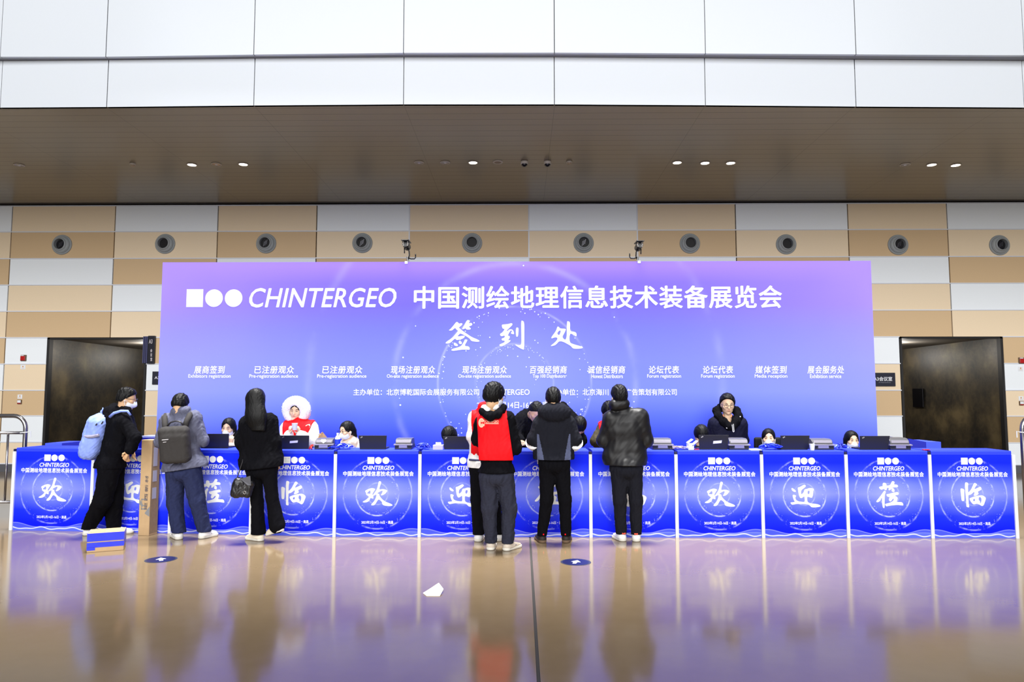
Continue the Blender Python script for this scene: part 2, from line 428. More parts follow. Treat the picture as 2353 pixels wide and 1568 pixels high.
# soffit and white fascia --------------------------------------------------------------------------------------
ZS = aty(1176, 466, DW)[2]
FPTS = [(-420, 249), (0, 247.5), (245, 246), (583, 242.5), (927, 240), (1274, 240), (1621, 242), (1967, 245), (2307, 247), (2353, 247.4), (2760, 249)]
FB = [atz(x, y, ZS) for x, y in FPTS]
STB = [(-420, 145), (0, 142), (245, 142), (585, 134), (927, 130), (1274, 130), (1621, 131.5), (1967, 134.5), (2307, 137), (2353, 137), (2760, 139)]
ZM = aty(1176, 130, FB[4][1])[2]
STT = [(-420, 133), (0, 130.5), (243, 130.5), (583, 125.5), (927, 121.5), (1274, 121), (1621, 123), (1967, 125), (2307, 127), (2353, 127), (2760, 130)]
UB = [atz(x, y, ZM) for x, y in STT]
LB = [np.array([p[0], p[1], 0]) for p in FB]
fascia = mat('fascia_white', (197, 203, 211), .5, .25, noise=.01)
lower = MB(); upper = MB(); under = MB()
for i in range(len(FB)-1):
    a, e = FB[i], FB[i+1]; d = unit((e-a)*V(1, 1, 0))*(.006 if i not in (0, 8) else 0)
    a2, e2 = a+d, e-(d if i not in (8, 7) else 0)
    lower.quad(a2, e2, (e2[0], e2[1], ZM), (a2[0], a2[1], ZM)); lower.quad(a2+V(0, .05, 0), e2+V(0, .05, 0), (e2[0], e2[1]+.05, ZM), (a2[0], a2[1]+.05, ZM)); lower.quad(a2, e2, e2+V(0, .05, 0), a2+V(0, .05, 0))
    a, e = UB[i], UB[i+1]; d = unit((e-a)*V(1, 1, 0))*(.006 if i not in (0, 8) else 0); a2, e2 = a+d, e-(d if i not in (8, 7) else 0)
    upper.quad(a2, e2, (e2[0], e2[1], 11), (a2[0], a2[1], 11)); upper.quad(a2+V(0, .05, 0), e2+V(0, .05, 0), (e2[0], e2[1]+.05, 11), (a2[0], a2[1]+.05, 11)); upper.quad(a2, e2, e2+V(0, .05, 0), a2+V(0, .05, 0))
struct('wall_fascia_lower', lower, fascia); struct('wall_fascia_upper', upper, fascia)
m = MB()
for i in range(len(FB)-1):
    m.quad(UB[i]+V(0, .0, .004), UB[i+1]+V(0, 0, .004), FB[i+1]*V(1, 1, 0)+V(0, .05, ZM+.004), FB[i]*V(1, 1, 0)+V(0, .05, ZM+.004))
struct('trim_ledge', m, mat('ledge_grey', (132, 134, 140), .6))
m = MB()
for i in range(len(FB)-1):
    m.quad(FB[i]+V(0, .06, .0), FB[i+1]+V(0, .06, 0), (UB[i+1][0], UB[i+1][1]+.14, 11), (UB[i][0], UB[i][1]+.14, 11))
struct('wall_fascia_backing', m, mat('joint_grey', (120, 122, 130), .8))
sm, b = newmat('soffit_strips'); (x_, y_, z_), tc = objxyz()
fy = xs('FRACT', y_/.235); ln = xs('LESS_THAN', fy, .05)
fx = xs('FRACT', (x_-FB[4][0])/(FB[5][0]-FB[4][0])); lx = xs('LESS_THAN', fx, .004)
fac = xs('MAXIMUM', ln, lx*.6)
c = mixc(fac, mixc(noise(tc, .35, 2), (122, 112, 92), (138, 127, 106)), (62, 54, 44)); X.nt.links.new(c.s, b.inputs['Base Color']); b.inputs['Roughness'].default_value = .3; b.inputs['Metallic'].default_value = .25
m = MB()
for i in range(len(FB)-1): m.quad(FB[i], FB[i+1], (FB[i+1][0], DW+.1, ZS), (FB[i][0], DW+.1, ZS))
m.quad((FB[0][0], DW+.1, ZS), (FB[0][0], FB[0][1], ZS), (FB[0][0]-8, FB[0][1], ZS), (FB[0][0]-8, DW+.1, ZS)); m.quad((FB[-1][0], DW+.1, ZS), (FB[-1][0], FB[-1][1], ZS), (FB[-1][0]+8, FB[-1][1], ZS), (FB[-1][0]+8, DW+.1, ZS))
struct('ceiling', m, sm)
m = MB(); zc0 = ROWZ[0]+.02; m.box((CX[0], DW-.10, zc0+.02), (CX[-1], DW+.05, ZS)); struct('trim_cornice', m, mat('cornice_dark', (58, 54, 52), .5))
# ------------------------------------------------------------------ fittings of the soffit
lamp_rim = mat('lamp_rim', (196, 188, 176), .4, .4); lamp_on = mat('lamp_lit', (255, 246, 228), .5, emit=14.0); lamp_off = mat('lamp_lens', (150, 146, 148), .2, .5); lamp_dim = mat('lamp_dim', (186, 150, 104), .3, .5)
lens_hi = mat('lamp_core', (225, 226, 240), .25, .5)
def downlight(px, py, kind, label):
    p = atz(px, py, ZS); t = thing('downlight', label, 'ceiling light', p, group='downlights in the brown ceiling strip')
    m = MB(); m.lathe([(.088, 0), (.094, -.006), (.088, -.014), (.076, -.014), (.074, -.002)], (0, 0, 0), (0, 0, 1), 28); part('rim', m, lamp_rim, t, local=True, smooth=False)
    m = MB(); m.lathe([(.075, -.003), (.07, -.010), (.04, -.013), (.001, -.014)], (0, 0, 0), (0, 0, 1), 28)
    if kind == 'on':
        part('lens', m, lamp_on, t, local=True)
        l = bpy.data.lights.new('downlight_beam', 'SPOT'); l.energy = 26; l.spot_size = 1.5; l.spot_blend = .8; l.color = (1, .93, .8); l.shadow_soft_size = .06
        o = bpy.data.objects.new('downlight_beam', l); COL.objects.link(o); o.parent = t; o.location = (0, 0, -.03)
    else:
        part('lens', m, lamp_dim if kind == 'dim' else lamp_off, t, local=True)
        m = MB(); m.lathe([(.026, -.0142), (.020, -.019), (.001, -.021)], (0, 0, 0), (0, 0, 1), 18); part('bulb', m, lens_hi, t, local=True)
L = [(44, 379, 'off', 'unlit round downlight furthest left in the brown ceiling strip, all by itself'),
     (441, 378, 'on', 'lit downlight above the banner left end, left of the dim amber lamp'),
     (497, 377, 'dim', 'dim amber downlight between two lit ones above the left part of the banner'),
     (559, 377, 'on', 'lit downlight above the banner left end, right of the dim amber lamp'),
     (963, 373, 'off', 'unlit glassy downlight starting the centre row, two along from the only lit lamp there'),
     (1023, 373, 'off', 'unlit glassy downlight directly left of the only lit lamp in the centre row'),
     (1087, 373, 'on', 'lit downlight in the centre row, between an unlit lamp and the flat speaker disc'),
     (1556, 373, 'on', 'lit downlight starting the trio of three lit lamps right of centre'),
     (1620, 374, 'on', 'lit downlight in the middle of the trio of three lit lamps right of centre'),
     (1679, 374, 'on', 'lit downlight ending the trio of three lit lamps right of centre'),
     (2080, 378, 'off', 'unlit downlight starting the rightmost trio above the right opening'),
     (2141, 378, 'on', 'lit downlight in the middle of the rightmost trio above the right opening'),
     (2196, 379, 'on', 'lit downlight ending the rightmost trio in the ceiling strip')]
for a in L: downlight(*a)
p = atz(1144, 372, ZS); t = thing('ceiling_speaker', 'flat round beige speaker disc in the ceiling beside the two dome cameras', 'speaker', p)
m = MB(); m.lathe([(.095, 0), (.095, -.012), (.088, -.018), (.084, -.014)], (0, 0, 0), (0, 0, 1), 28); part('rim', m, lamp_rim, t, local=True)
m = MB(); m.lathe([(.085, -.004), (.06, -.015), (.001, -.017)], (0, 0, 0), (0, 0, 1), 28); part('grille', m, mat('speaker_mesh', (160, 146, 128), .8, bump=.5, bscale=300), t, local=True)
for px, lb in ((1205, 'white ceiling dome camera with dark bubble, next to the flat speaker disc'), (1258, 'white ceiling dome camera with dark bubble, next to the smoke detector')):
    p = atz(px, 371, ZS); t = thing('dome_camera', lb, 'security camera', p, group='dome cameras in the centre of the ceiling')
    m = MB(); m.lathe([(.05, .0), (.066, -.005), (.066, -.05), (.06, -.056)], (0, 0, 0), (0, 0, 1), 26); part('housing', m, mat('camera_white', (214, 208, 200), .4), t, local=True)
    m = MB(); m.lathe([(.056, -.05)]+[(.056*math.cos(a), -.056-.05*math.sin(a)) for a in np.linspace(0, 1.5, 8)], (0, 0, 0), (0, 0, 1), 26); part('bubble', m, mat('camera_bubble', (14, 14, 24), .08, .6), t, local=True, smooth=True)
for px, py, lb in ((305, 376, 'small beige smoke detector alone on the left of the brown ceiling strip'), (1308, 371, 'small beige smoke detector right of the two dome cameras')):
    p = atz(px, py, ZS); t = thing('smoke_detector', lb, 'smoke detector', p, group='smoke detectors in the ceiling strip')
    m = MB(); m.lathe([(.05, 0), (.054, -.01), (.05, -.03)], (0, 0, 0), (0, 0, 1), 24); part('base', m, lamp_rim, t, local=True)
    m = MB(); m.lathe([(.042, -.028), (.038, -.05), (.022, -.06), (.001, -.061)], (0, 0, 0), (0, 0, 1), 24); part('sensor_head', m, mat('detector_beige', (178, 160, 138), .5), t, local=True)
# ------------------------------------------------------------------ air nozzles in the wall
vent_m = mat('vent_grey', (150, 156, 160), .5, .35); hole_m = mat('vent_dark', (12, 12, 18), .5); blade_m = mat('vent_blade', (120, 120, 130), .3, .5, metal=.7)
VENTS = [(143, 563, 'leftmost round grey air nozzle in the tiled wall'), (380, 561, 'grey air nozzle above the upper left corner of the banner'),
         (612, 560, 'grey air nozzle above the emblems on the banner'), (833, 559, 'grey air nozzle just left of the left bullet camera'),
         (1085, 559, 'grey air nozzle just right of the left bullet camera'), (1341, 559, 'grey air nozzle just left of the right bullet camera'),
         (1585, 560, 'grey air nozzle just right of the right bullet camera'), (1806, 562, 'grey air nozzle above the last letters of the banner title'),
         (2063, 563, 'grey air nozzle past the upper right corner of the banner'), (2296, 564, 'rightmost round grey air nozzle in the tiled wall')]
for i, (px, py, lb) in enumerate(VENTS):
    p = aty(px, py, DW)
    t = thing('air_nozzle', lb, 'air vent', p, group='round air nozzles along the tiled wall')
    m = MB(); m.lathe([(.222, 0), (.222, .02), (.205, .034), (.188, .03)], (0, 0, 0), (0, -1, 0), 40); part('flange', m, vent_m, t, local=True)
    m = MB(); m.lathe([(.192, .012), (.186, .05), (.165, .075), (.15, .08), (.128, .115), (.116, .12), (.113, .10), (.111, .03)], (0, 0, 0), (0, -1, 0), 40); part('nozzle', m, vent_m, t, local=True, smooth=False)
    m = MB(); m.lathe([(.112, .034), (.001, .03)], (0, 0, 0), (0, -1, 0), 30); part('throat', m, hole_m, t, local=True)
    if i in (0, 2, 3, 5, 8, 9):
        m = MB()
        for j in range(3): m.obox((-.03+.03*j, -.05, .02*(j-1)), (.004, .0, .001), (0, .012, 0), (.012, 0, .055))
        part('vane', m, blade_m, t, local=True)
# ------------------------------------------------------------------ alarms, signs on the wall
red_m = mat('alarm_red', (176, 24, 24), .35, .4); white_p = mat('white_plastic', (228, 232, 238), .4); brown_p = mat('alarm_frame', (112, 92, 74), .5)
def rect_px(x0, y0, x1, y1, d): a = aty(x0, y1, d); e = aty(x1, y0, d); return a, e
for px, py, lb in ((55, 823, 'red fire alarm sounder on the white tile left of the left opening'), (2346, 829, 'red fire alarm sounder on the tan tile right of the right opening')):
    c = aty(px, py, DW); t = thing('alarm_sounder', lb, 'fire alarm', c)
    m = MB(); m.box((-.062, -.03, -.068), (.062, 0, .068)); part('frame', m, brown_p, t, local=True, bevel=.008)
    m = MB(); m.box((-.05, -.05, -.056), (.05, -.03, .04)); part('sounder', m, red_m, t, local=True, bevel=.008)
    m = MB(); m.box((-.045, -.046, .042), (.02, -.03, .058)); part('strobe', m, white_p, t, local=True)
for px, py, w, lb in ((53, 844, .055, 'small white notice under the left fire alarm'), (46, 912, .052, 'small white notice above the left call point'), (2345, 848, .055, 'small white notice under the right fire alarm'), (2346, 916, .052, 'small white notice above the right call point')):
    c = aty(px, py, DW); t = thing('wall_notice', lb, 'notice', c, group='little white notices by the fire alarms')
    m = MB(); m.box((-w, -.006, -w*.9), (w, 0, w*.9)); part('plate', m, white_p, t, local=True, bevel=.003)
    m = MB(); m.lathe([(.016, .0062), (.001, .0064)], (0, 0, .012), (0, -1, 0), 14); m.box((-.03, -.0066, -.026), (.03, -.0062, -.02)); part('symbol', m, mat('notice_orange', (206, 150, 96), .6), t, local=True)
for px, py, lb in ((46, 924, 'small red and white call point on the tan tile at far left'), (2346, 927, 'small red and white call point on the cream tile at far right')):
    c = aty(px, py, DW); t = thing('call_point', lb, 'call point', c)
    m = MB(); m.box((-.046, -.03, -.046), (.046, 0, .046)); part('frame', m, brown_p, t, local=True, bevel=.006)
    m = MB(); m.box((-.036, -.036, -.018), (.036, -.03, .036)); part('window', m, white_p, t, local=True)
    m = MB(); m.box((-.036, -.036, -.038), (.036, -.03, -.022)); part('band', m, red_m, t, local=True)
sign_m = mat('sign_dark', (34, 36, 52), .35, .4); letter_w = mat('sign_letter', (226, 228, 236), .5)
def plaque(x0, y0, x1, y1, lb, tx0, tx1, ty0, ty1):
    a, e = rect_px(x0, y0, x1, y1, DW-.03); t = thing('room_sign', lb, 'sign', (a+e)/2)
    m = MB(); m.box((a[0], DW-.03, a[2]), (e[0], DW, e[2])); part('plate', m, sign_m, t, bevel=.004)
    m = MB(); q = aty(tx0, ty1, DW-.031); r = aty(tx1, ty0, DW-.031); put(m, text2d('A3会议室', bold=.02), (q[0], DW-.032, q[2]), (r[0]-q[0], 0, 0), (0, 0, r[2]-q[2]), (0, -1, 0)); part('lettering', m, letter_w, t)
    m = MB(); zz = q[2]-.045; put(m, text2d('A3 Meeting Room'), (q[0]+.10, DW-.032, zz), ((r[0]-q[0])*.66, 0, 0), (0, 0, .026), (0, -1, 0)); part('small_lettering', m, mat('sign_letter_dim', (150, 152, 165), .6), t)
plaque(2003, 857, 2057, 888, 'dark room sign beside the right opening, partly behind the banner', 2008, 2050, 866, 876)
plaque(349, 854, 403, 884, 'dark room sign beside the left opening, mostly behind the banner', 355, 397, 864, 872)
a, e = aty(338, 836, DW-.05), aty(355, 772, DW-.05)
t = thing('blade_sign', 'dark upright sign reading A3 that juts out over the left opening', 'sign', (a[0], DW, a[2]))
m = MB(); bx0, bx1 = aty(339, 800, DW-.06)[0], aty(355, 800, DW-.06)[0]
m.box((bx0, DW-.06, a[2]), (bx1, DW-.01, e[2])); part('panel', m, mat('blade_sign_face', (26, 26, 38), .4), t, bevel=.006)
m = MB()
for j in range(3): m.box((bx0-.11+.04*j, DW-.05-.004*j, a[2]+.01), (bx0-.085+.04*j, DW-.012, e[2]-.012))
part('edge_profile', m, mat('blade_sign_edge', (104, 106, 150), .25, .6, metal=.7), t)
m = MB(); q = aty(342, 790, DW-.061); r = aty(350.5, 780, DW-.061); put(m, text2d('A3', bold=.02), (q[0], DW-.062, q[2]), (r[0]-q[0], 0, 0), (0, 0, r[2]-q[2]), (0, -1, 0))
for j, ch in enumerate('会议室'):
    q = aty(345.3, 810+j*10, DW-.061); put(m, text2d(ch, bold=.03), (q[0], DW-.062, q[2]), (.042, 0, 0), (0, 0, .075), (0, -1, 0))
part('lettering', m, mat('blade_sign_letter', (196, 190, 196), .5), t)
c = aty(2111, 914, DW+2.2)
rx = RDX[1]-.02; yy = (rx/aty(2111, 914, 1.0)[0]); q = aty(2111, 936, yy); r = aty(2111, 893, yy)
t = thing('card_reader', 'narrow black panel on the dark stone wall inside the right opening', 'wall panel', (rx, yy, q[2]))
m = MB(); m.box((rx-.03, yy-.24, q[2]), (rx-.002, yy+.24, r[2])); part('plate', m, mat('panel_black', (12, 12, 18), .3), t, bevel=.005)
# ------------------------------------------------------------------ steel railings at both ends
steel = mat('brushed_steel', (168, 166, 170), .22, .5, metal=.95)
def rail(label, d, sx, flip):
    g = lambda px, py: aty(px, py, d)
    A = lambda px: px if not flip else 2353+ (55-px)-1
    t = thing('crowd_railing', label, 'railing', (g(A(30), 1150)[0], d, 0))
    z0 = 0.0; top = g(A(20), 956)[2]; mid = g(A(20), 995)[2]; low = g(A(20), 1154)[2]; xo = g(A(58), 1000)[0]; xi = g(A(-260), 1000)[0]; sg = 1 if not flip else -1
    R = .028
    m = MB(); pts = [(xi, d, top)]+[(xo-sg*(.17-.17*math.sin(a)), d, top-.17+.17*math.cos(a)) for a in np.linspace(0, math.pi/2, 8)]+[(xo, d, .0)]; m.tube(pts, R, 14); part('frame', m, steel, t, smooth=True)
    for zz, rr, nm in ((mid, .02, 'middle_rail'), (low, .02, 'bottom_rail')):
        m = MB(); m.tube([(xi, d, zz), (xo, d, zz)], rr, 12); part(nm, m, steel, t, smooth=True)
    for j in range(6):
        xx = g(A(15), 1070)[0]-sg*.27*j; m = MB(); m.tube([(xx, d, low), (xx, d, mid)], .015, 10); part('baluster', m, steel, t, smooth=True)
    m = MB(); m.tube([(xi, d, top), (xi, d, 0)], R, 12); part('end_post', m, steel, t, smooth=True)
    m = MB(); m.tube([(xo-.05*sg, d-.03, mid), (xo+.05*sg, d-.035, mid+.01), (xo+.09*sg, d-.03, mid+.02), (xo+.09*sg, d-.03, mid-.06)], .007, 6); part('cable_tie', m, white_p, t)
rail('stainless steel railing left of the counters', 9.75, 0, False)
rail('stainless steel railing at the right edge beside the last counter', 9.5, 0, True)
# ------------------------------------------------------------------ lettering sources
G = {}
G['huan'] = brush2d([[[(312,695),(400,640),(520,590),(600,580),(690,600),(722,635),(660,710),(600,820),(625,860),(645,885),(648,1005),(620,1000),(530,965),(505,1040),(490,1080),(440,1120),(370,1148),(290,1155),(228,1140),(245,1110),(350,1055),(430,985),(475,930),(440,895),(350,830),(370,795),(345,750)],[(380,795),(440,730),(490,682),(520,680),(538,730),(525,815),(450,800)]],
 [[(848,320),(885,303),(930,320),(952,355),(920,440),(860,640),(950,625),(1030,620),(1110,635),(1170,665),(1188,700),(1130,780),(1060,840),(990,868),(930,868),(960,820),(1000,750),(1008,690),(980,678),(900,715),(805,775),(798,795),(850,805),(880,830),(885,880),(920,940),(1000,1030),(1110,1115),(1250,1170),(1350,1210),(1408,1255),(1370,1285),(1280,1295),(1150,1285),(1040,1260),(1000,1220),(990,1140),(930,1070),(850,1020),(790,1100),(740,1200),(680,1260),(600,1270),(555,1250),(600,1190),(680,1100),(740,980),(765,890),(760,820),(700,865),(640,885),(620,865),(720,730),(790,600),(825,430)]]])
G['ying'] = brush2d([[[(400,560),(430,550),(480,585),(550,640),(572,680),(555,710),(500,705),(430,665),(400,610)]],
 [[(435,825),(500,818),(560,845),(578,870),(545,910),(545,980),(580,1035),(670,1080),(780,1095),(890,1105),(908,1060),(905,960),(898,870),(840,920),(770,958),(725,935),(690,850),(670,750),(660,640),(645,560),(660,530),(720,520),(800,475),(880,430),(935,422),(975,475),(940,520),(860,585),(790,635),(770,720),(770,790),(800,795),(850,755),(890,690),(898,630),(930,600),(1010,590),(1090,555),(1170,552),(1260,575),(1282,605),(1258,680),(1240,820),(1205,930),(1170,938),(1100,915),(1012,888),(1005,980),(1012,1085),(1060,1130),(1150,1160),(1280,1170),(1420,1190),(1510,1230),(1532,1262),(1500,1285),(1400,1305),(1260,1315),(1165,1308),(1120,1260),(1060,1205),(960,1190),(820,1188),(680,1175),(560,1182),(420,1215),(380,1195),(330,1120),(430,1115),(525,1100),(480,1030),(445,920)],[(1040,665),(1110,655),(1115,710),(1095,785),(1060,800),(1025,770),(1030,710)]]])
G['li'] = brush2d([[[(520,625),(560,598),(670,592),(660,510),(690,460),(760,468),(800,500),(800,562),(870,558),(945,535),(990,430),(1030,402),(1080,415),(1105,455),(1060,520),(1180,525),(1222,570),(1210,615),(1150,622),(1010,630),(960,690),(905,738),(860,715),(890,640),(815,640),(800,710),(770,735),(720,700),(700,675),(610,718),(560,680)]],
 [[(990,650),(1030,645),(1075,680),(1088,740),(1070,795),(1010,785),(970,745)]],
 [[(700,750),(750,745),(772,790),(730,870),(720,1000),(708,1150),(702,1310),(690,1362),(640,1340),(625,1250),(615,1100),(622,985),(595,1010),(565,1090),(480,1150),(405,1145),(420,1100),(530,980),(630,850)]],
 [[(780,870),(870,858),(1000,820),(1130,795),(1210,790),(1235,850),(1215,885),(1130,900),(1085,920),(1150,950),(1192,990),(1170,1070),(1135,1140),(1230,1145),(1320,1142),(1370,1180),(1385,1265),(1320,1260),(1180,1242),(1020,1255),(880,1265),(770,1298),(740,1270),(720,1210),(830,1185),(940,1150),(1020,1100),(1055,1025),(1020,1020),(970,1080),(925,1132),(870,1095),(865,1040),(905,965),(840,962),(800,930)]]])
G['lin'] = brush2d([[[(335,700),(350,665),(395,658),(460,690),(485,720),(465,850),(465,1080),(430,1110),(380,1105),(360,1070),(350,900)]],
 [[(505,455),(560,440),(610,460),(632,490),(612,560),(605,800),(620,800),(710,710),(770,590),(830,470),(870,462),(920,495),(942,525),(870,610),(830,690),(900,665),(1000,615),(1060,600),(1085,640),(1088,695),(1040,730),(940,775),(988,840),(930,895),(850,925),(790,915),(840,815),(815,775),(760,830),(680,888),(612,890),(608,980),(605,1200),(625,1300),(615,1330),(560,1325),(520,1305),(525,1150),(515,900),(508,750)]],
 [[(645,1010),(720,980),(830,940),(980,910),(1080,900),(1160,925),(1238,995),(1200,1100),(1150,1230),(1110,1275),(1070,1282),(1000,1240),(915,1195),(830,1220),(770,1228),(700,1150),(650,1060)],[(770,1040),(845,1022),(830,1110),(775,1112)],[(980,965),(1030,960),(1070,1010),(1065,1100),(1045,1180),(1000,1180),(1022,1110),(968,1075)]]])
G['qian'] = brush2d([[[(205,70),(235,85),(245,105),(290,92),(305,110),(280,140),(240,165),(275,195),(300,215),(370,265),(450,320),(540,355),(585,385),(550,395),(480,390),(440,378),(420,345),(380,315),(270,255),(245,280),(215,315),(330,292),(345,310),(310,345),(250,362),(205,368),(190,340),(150,370),(120,405),(80,420),(30,422),(45,395),(130,340),(190,275),(240,210),(212,210),(190,170),(165,185),(135,215),(78,212),(110,190),(165,125)]],
 [[(385,42),(415,50),(420,65),(395,105),(440,85),(463,115),(445,135),(395,150),(438,175),(430,198),(365,200),(352,175),(325,190),(288,195),(330,130),(365,60)]],
 [[(165,415),(180,405),(232,440),(228,465),(185,460),(168,440)]], [[(240,395),(262,370),(298,410),(290,430),(255,432)]],
 [[(340,355),(380,360),(382,375),(330,465),(395,465),(420,490),(418,525),(370,520),(290,520),(140,545),(120,515),(250,480),(290,455),(330,390)]]])
G['dao'] = brush2d([[[(950,125),(970,115),(1050,110),(1110,92),(1127,105),(1120,130),(1060,185),(1030,215),(1045,225),(1065,200),(1100,190),(1135,205),(1155,265),(1140,275),(1098,262),(1105,240),(1120,230),(1110,210),(1090,220),(1060,270),(1050,300),(1078,300),(1085,330),(1050,375),(1095,365),(1090,390),(1040,425),(940,478),(910,450),(925,435),(1000,405),(1000,375),(960,378),(945,345),(1000,330),(1002,290),(940,312),(918,268),(960,250),(1005,185),(965,185)]],
 [[(1180,165),(1215,165),(1225,180),(1218,300),(1200,320),(1182,305)]],
 [[(1265,55),(1285,52),(1318,75),(1316,300),(1314,515),(1300,525),(1230,490),(1180,455),(1165,435),(1220,450),(1255,448),(1270,430),(1268,250)]]])
G['chu'] = brush2d([[[(1860,150),(1880,152),(1905,185),(1985,185),(1997,200),(1975,250),(1930,330),(2010,385),(2012,70),(2030,62),(2068,80),(2058,230),(2130,235),(2160,250),(2170,290),(2160,315),(2120,285),(2055,255),(2050,410),(2120,440),(2230,470),(2275,490),(2240,510),(2120,512),(2095,495),(2070,460),(1900,370),(1840,445),(1790,465),(1752,468),(1760,455),(1830,400),(1870,340),(1830,322),(1760,348),(1765,320),(1840,220)],[(1880,225),(1905,212),(1917,225),(1890,300),(1853,265)]]])
ink = mat('print_white', (246, 249, 255), .6, .15); ink_grey = mat('print_grey', (206, 216, 226), .6, .1)
def disc(mb, c, r, n, yoff, y, k=28):
    mb.add([(c[0]+r*math.cos(2*math.pi*i/k), y-yoff, c[1]+r*math.sin(2*math.pi*i/k)) for i in range(k)], [tuple(range(k))])
def arc(mb, c, r, w, a0, a1, y, k=40):
    vs = []
    for i in range(k+1):
        a = a0+(a1-a0)*i/k
        for rr in (r-w/2, r+w/2): vs.append((c[0]+rr*math.cos(a), y, c[1]+rr*math.sin(a)))
    mb.add(vs, [(2*i, 2*i+1, 2*i+3, 2*i+2) for i in range(k)])
TITLE = '中国测绘地理信息技术装备展览会'
# ------------------------------------------------------------------ banner
DB = 10.4
bl, br = aty(374, 604, DB), aty(2001, 604, DB); BT = aty(1176, 601.5, DB)[2]; BX0, BX1 = bl[0], br[0]; BW = BX1-BX0
bm_, b = newmat('banner_print'); (x_, y_, z_), tc = objxyz()
u = x_/BW; zz = z_/BT                                       # object origin: lower left corner of the banner
# pixel rows -> height
def hz(py): return float(aty(1176, py, DB)[2]/BT)
mid = ramp(zz, [(hz(1060), (26, 46, 236)), (hz(1010), (46, 68, 250)), (hz(955), (80, 102, 255)), (hz(900), (112, 130, 255)), (hz(830), (114, 126, 255)), (hz(760), (108, 114, 255)), (hz(700), (108, 98, 254)), (hz(650), (116, 100, 254)), (hz(612), (146, 118, 255))])
edge = ramp(zz, [(hz(1060), (56, 78, 250)), (hz(1010), (92, 108, 255)), (hz(955), (120, 136, 255)), (hz(900), (140, 148, 255)), (hz(830), (146, 148, 255)), (hz(760), (146, 140, 255)), (hz(700), (154, 132, 255)), (hz(612), (156, 130, 255))])
sx = xs('ABSOLUTE', u-.5)*2.0
n1 = noise(tc, .55, 2)
f = xs('SMOOTHSTEP' if False else 'POWER', xs('MINIMUM', sx+(n1-.5)*.25, 1.0), 2.6)
c = mixc(f, mid, edge)
cx, cz = float((aty(1182, 880, DB)[0]-BX0)), float(aty(1182, 880, DB)[2])
r = xs('SQRT', (x_-cx)*(x_-cx)+(z_-cz)*(z_-cz))
glow = gauss(r, 1.0)*.22
c = mixc(glow, c, (176, 184, 255))
for R, wd, st in ((.565, .014, .32), (1.11, .016, .30), (1.75, .05, .14), (3.0, .06, .10)):
    ring = gauss(r-R, wd)*st*xs('MINIMUM', xs('MAXIMUM', (noise(tc, 1.6, 3)-.38)*4.5, 0.0), 1.0)
    c = mixc(ring, c, (212, 220, 255))
vor = X.nt.nodes.new('ShaderNodeTexVoronoi'); vor.inputs['Scale'].default_value = 26; X.nt.links.new(tc.outputs['Object'], vor.inputs['Vector'])
spk = xs('LESS_THAN', X(vor.outputs['Distance']), .09)*gauss(xs('ABSOLUTE', u-.06), .05)*gauss(zz-hz(800), .07)*.35
c = mixc(spk, c, (190, 200, 255))
X.nt.links.new(c.s, b.inputs['Base Color']); b.inputs['Roughness'].default_value = .6; b.inputs['Specular IOR Level'].default_value = .08
ban = thing('banner_backdrop', 'large blue and purple registration banner standing behind the counters', 'banner', (BX0, DB, 0))
m = MB(); m.box((0, 0, 0), (BW, .14, BT)); part('printed_panel', m, bm_, ban, local=True)
def ban_text(mb, tf, x0, y0, x1, y1, d=.003):
    a = aty((x0+x1)/2, y1, DB); e = aty((x0+x1)/2, y0, DB); l = aty(x0, (y0+y1)/2, DB)[0]; rr = aty(x1, (y0+y1)/2, DB)[0]
    put(mb, tf, (l, DB-d, a[2]), (rr-l, 0, 0), (0, 0, e[2]-a[2]), (0, -1, 0))
m = MB(); ban_text(m, text2d('CHINTERGEO', shear=.22, bold=.012, spacing=1.02), 573, 662, 911, 707); part('wordmark', m, ink, ban)
m = MB(); ban_text(m, text2d(TITLE, bold=.022, spacing=1.05), 951, 656.5, 1797, 709.5); part('title_lettering', m, ink, ban)
m = MB(); k7 = 330/2353.
ban_text(m, G['qian'], 1020+30*k7, 730+42*k7, 1020+585*k7, 730+545*k7); ban_text(m, G['dao'], 1020+910*k7, 730+52*k7, 1020+1318*k7, 730+525*k7); ban_text(m, G['chu'], 1020+1752*k7, 730+62*k7, 1020+2275*k7, 730+512*k7)
part('brush_lettering', m, ink, ban)
DESK = [('展商签到', 446, 517, 'Exhibitors registration', 433, 530), ('已注册观众', 585, 676, 'Pre-registration audience', 573, 685), ('已注册观众', 741, 833, 'Pre-registration audience', 729, 842),
        ('现场注册观众', 898, 1000, 'On-site registration audience', 889, 1008), ('现场注册观众', 1062, 1165, 'On-site registration audience', 1053, 1174), ('百强经销商', 1218, 1303, 'Top 100 Distributors', 1224, 1299),
        ('诚信经销商', 1351, 1437, 'Honest Distributors', 1359, 1431), ('论坛代表', 1491, 1560, 'Forum registration', 1487, 1565), ('论坛代表', 1615, 1684, 'Forum registration', 1611, 1688),
        ('媒体签到', 1735, 1808, 'Media reception', 1734, 1809), ('展会服务处', 1855, 1939, 'Exhibition service', 1861, 1933)]
for zh, a, e, en, a2, e2 in DESK:
    m = MB(); ban_text(m, text2d(zh, shear=.12, bold=.014, spacing=1.12), a, 841, e, 859)
    ban_text(m, text2d(en, bold=.008), a2, 860.5, e2, 871 if 'g' in en or 'p' in en else 869.5); part('desk_lettering', m, ink, ban)
m = MB(); ban_text(m, text2d('主办单位：北京博乾国际会展服务有限公司', bold=.008), 812, 894, 1101, 909); ban_text(m, text2d('CHINTERGEO', bold=.01), 1115, 895, 1217, 908)
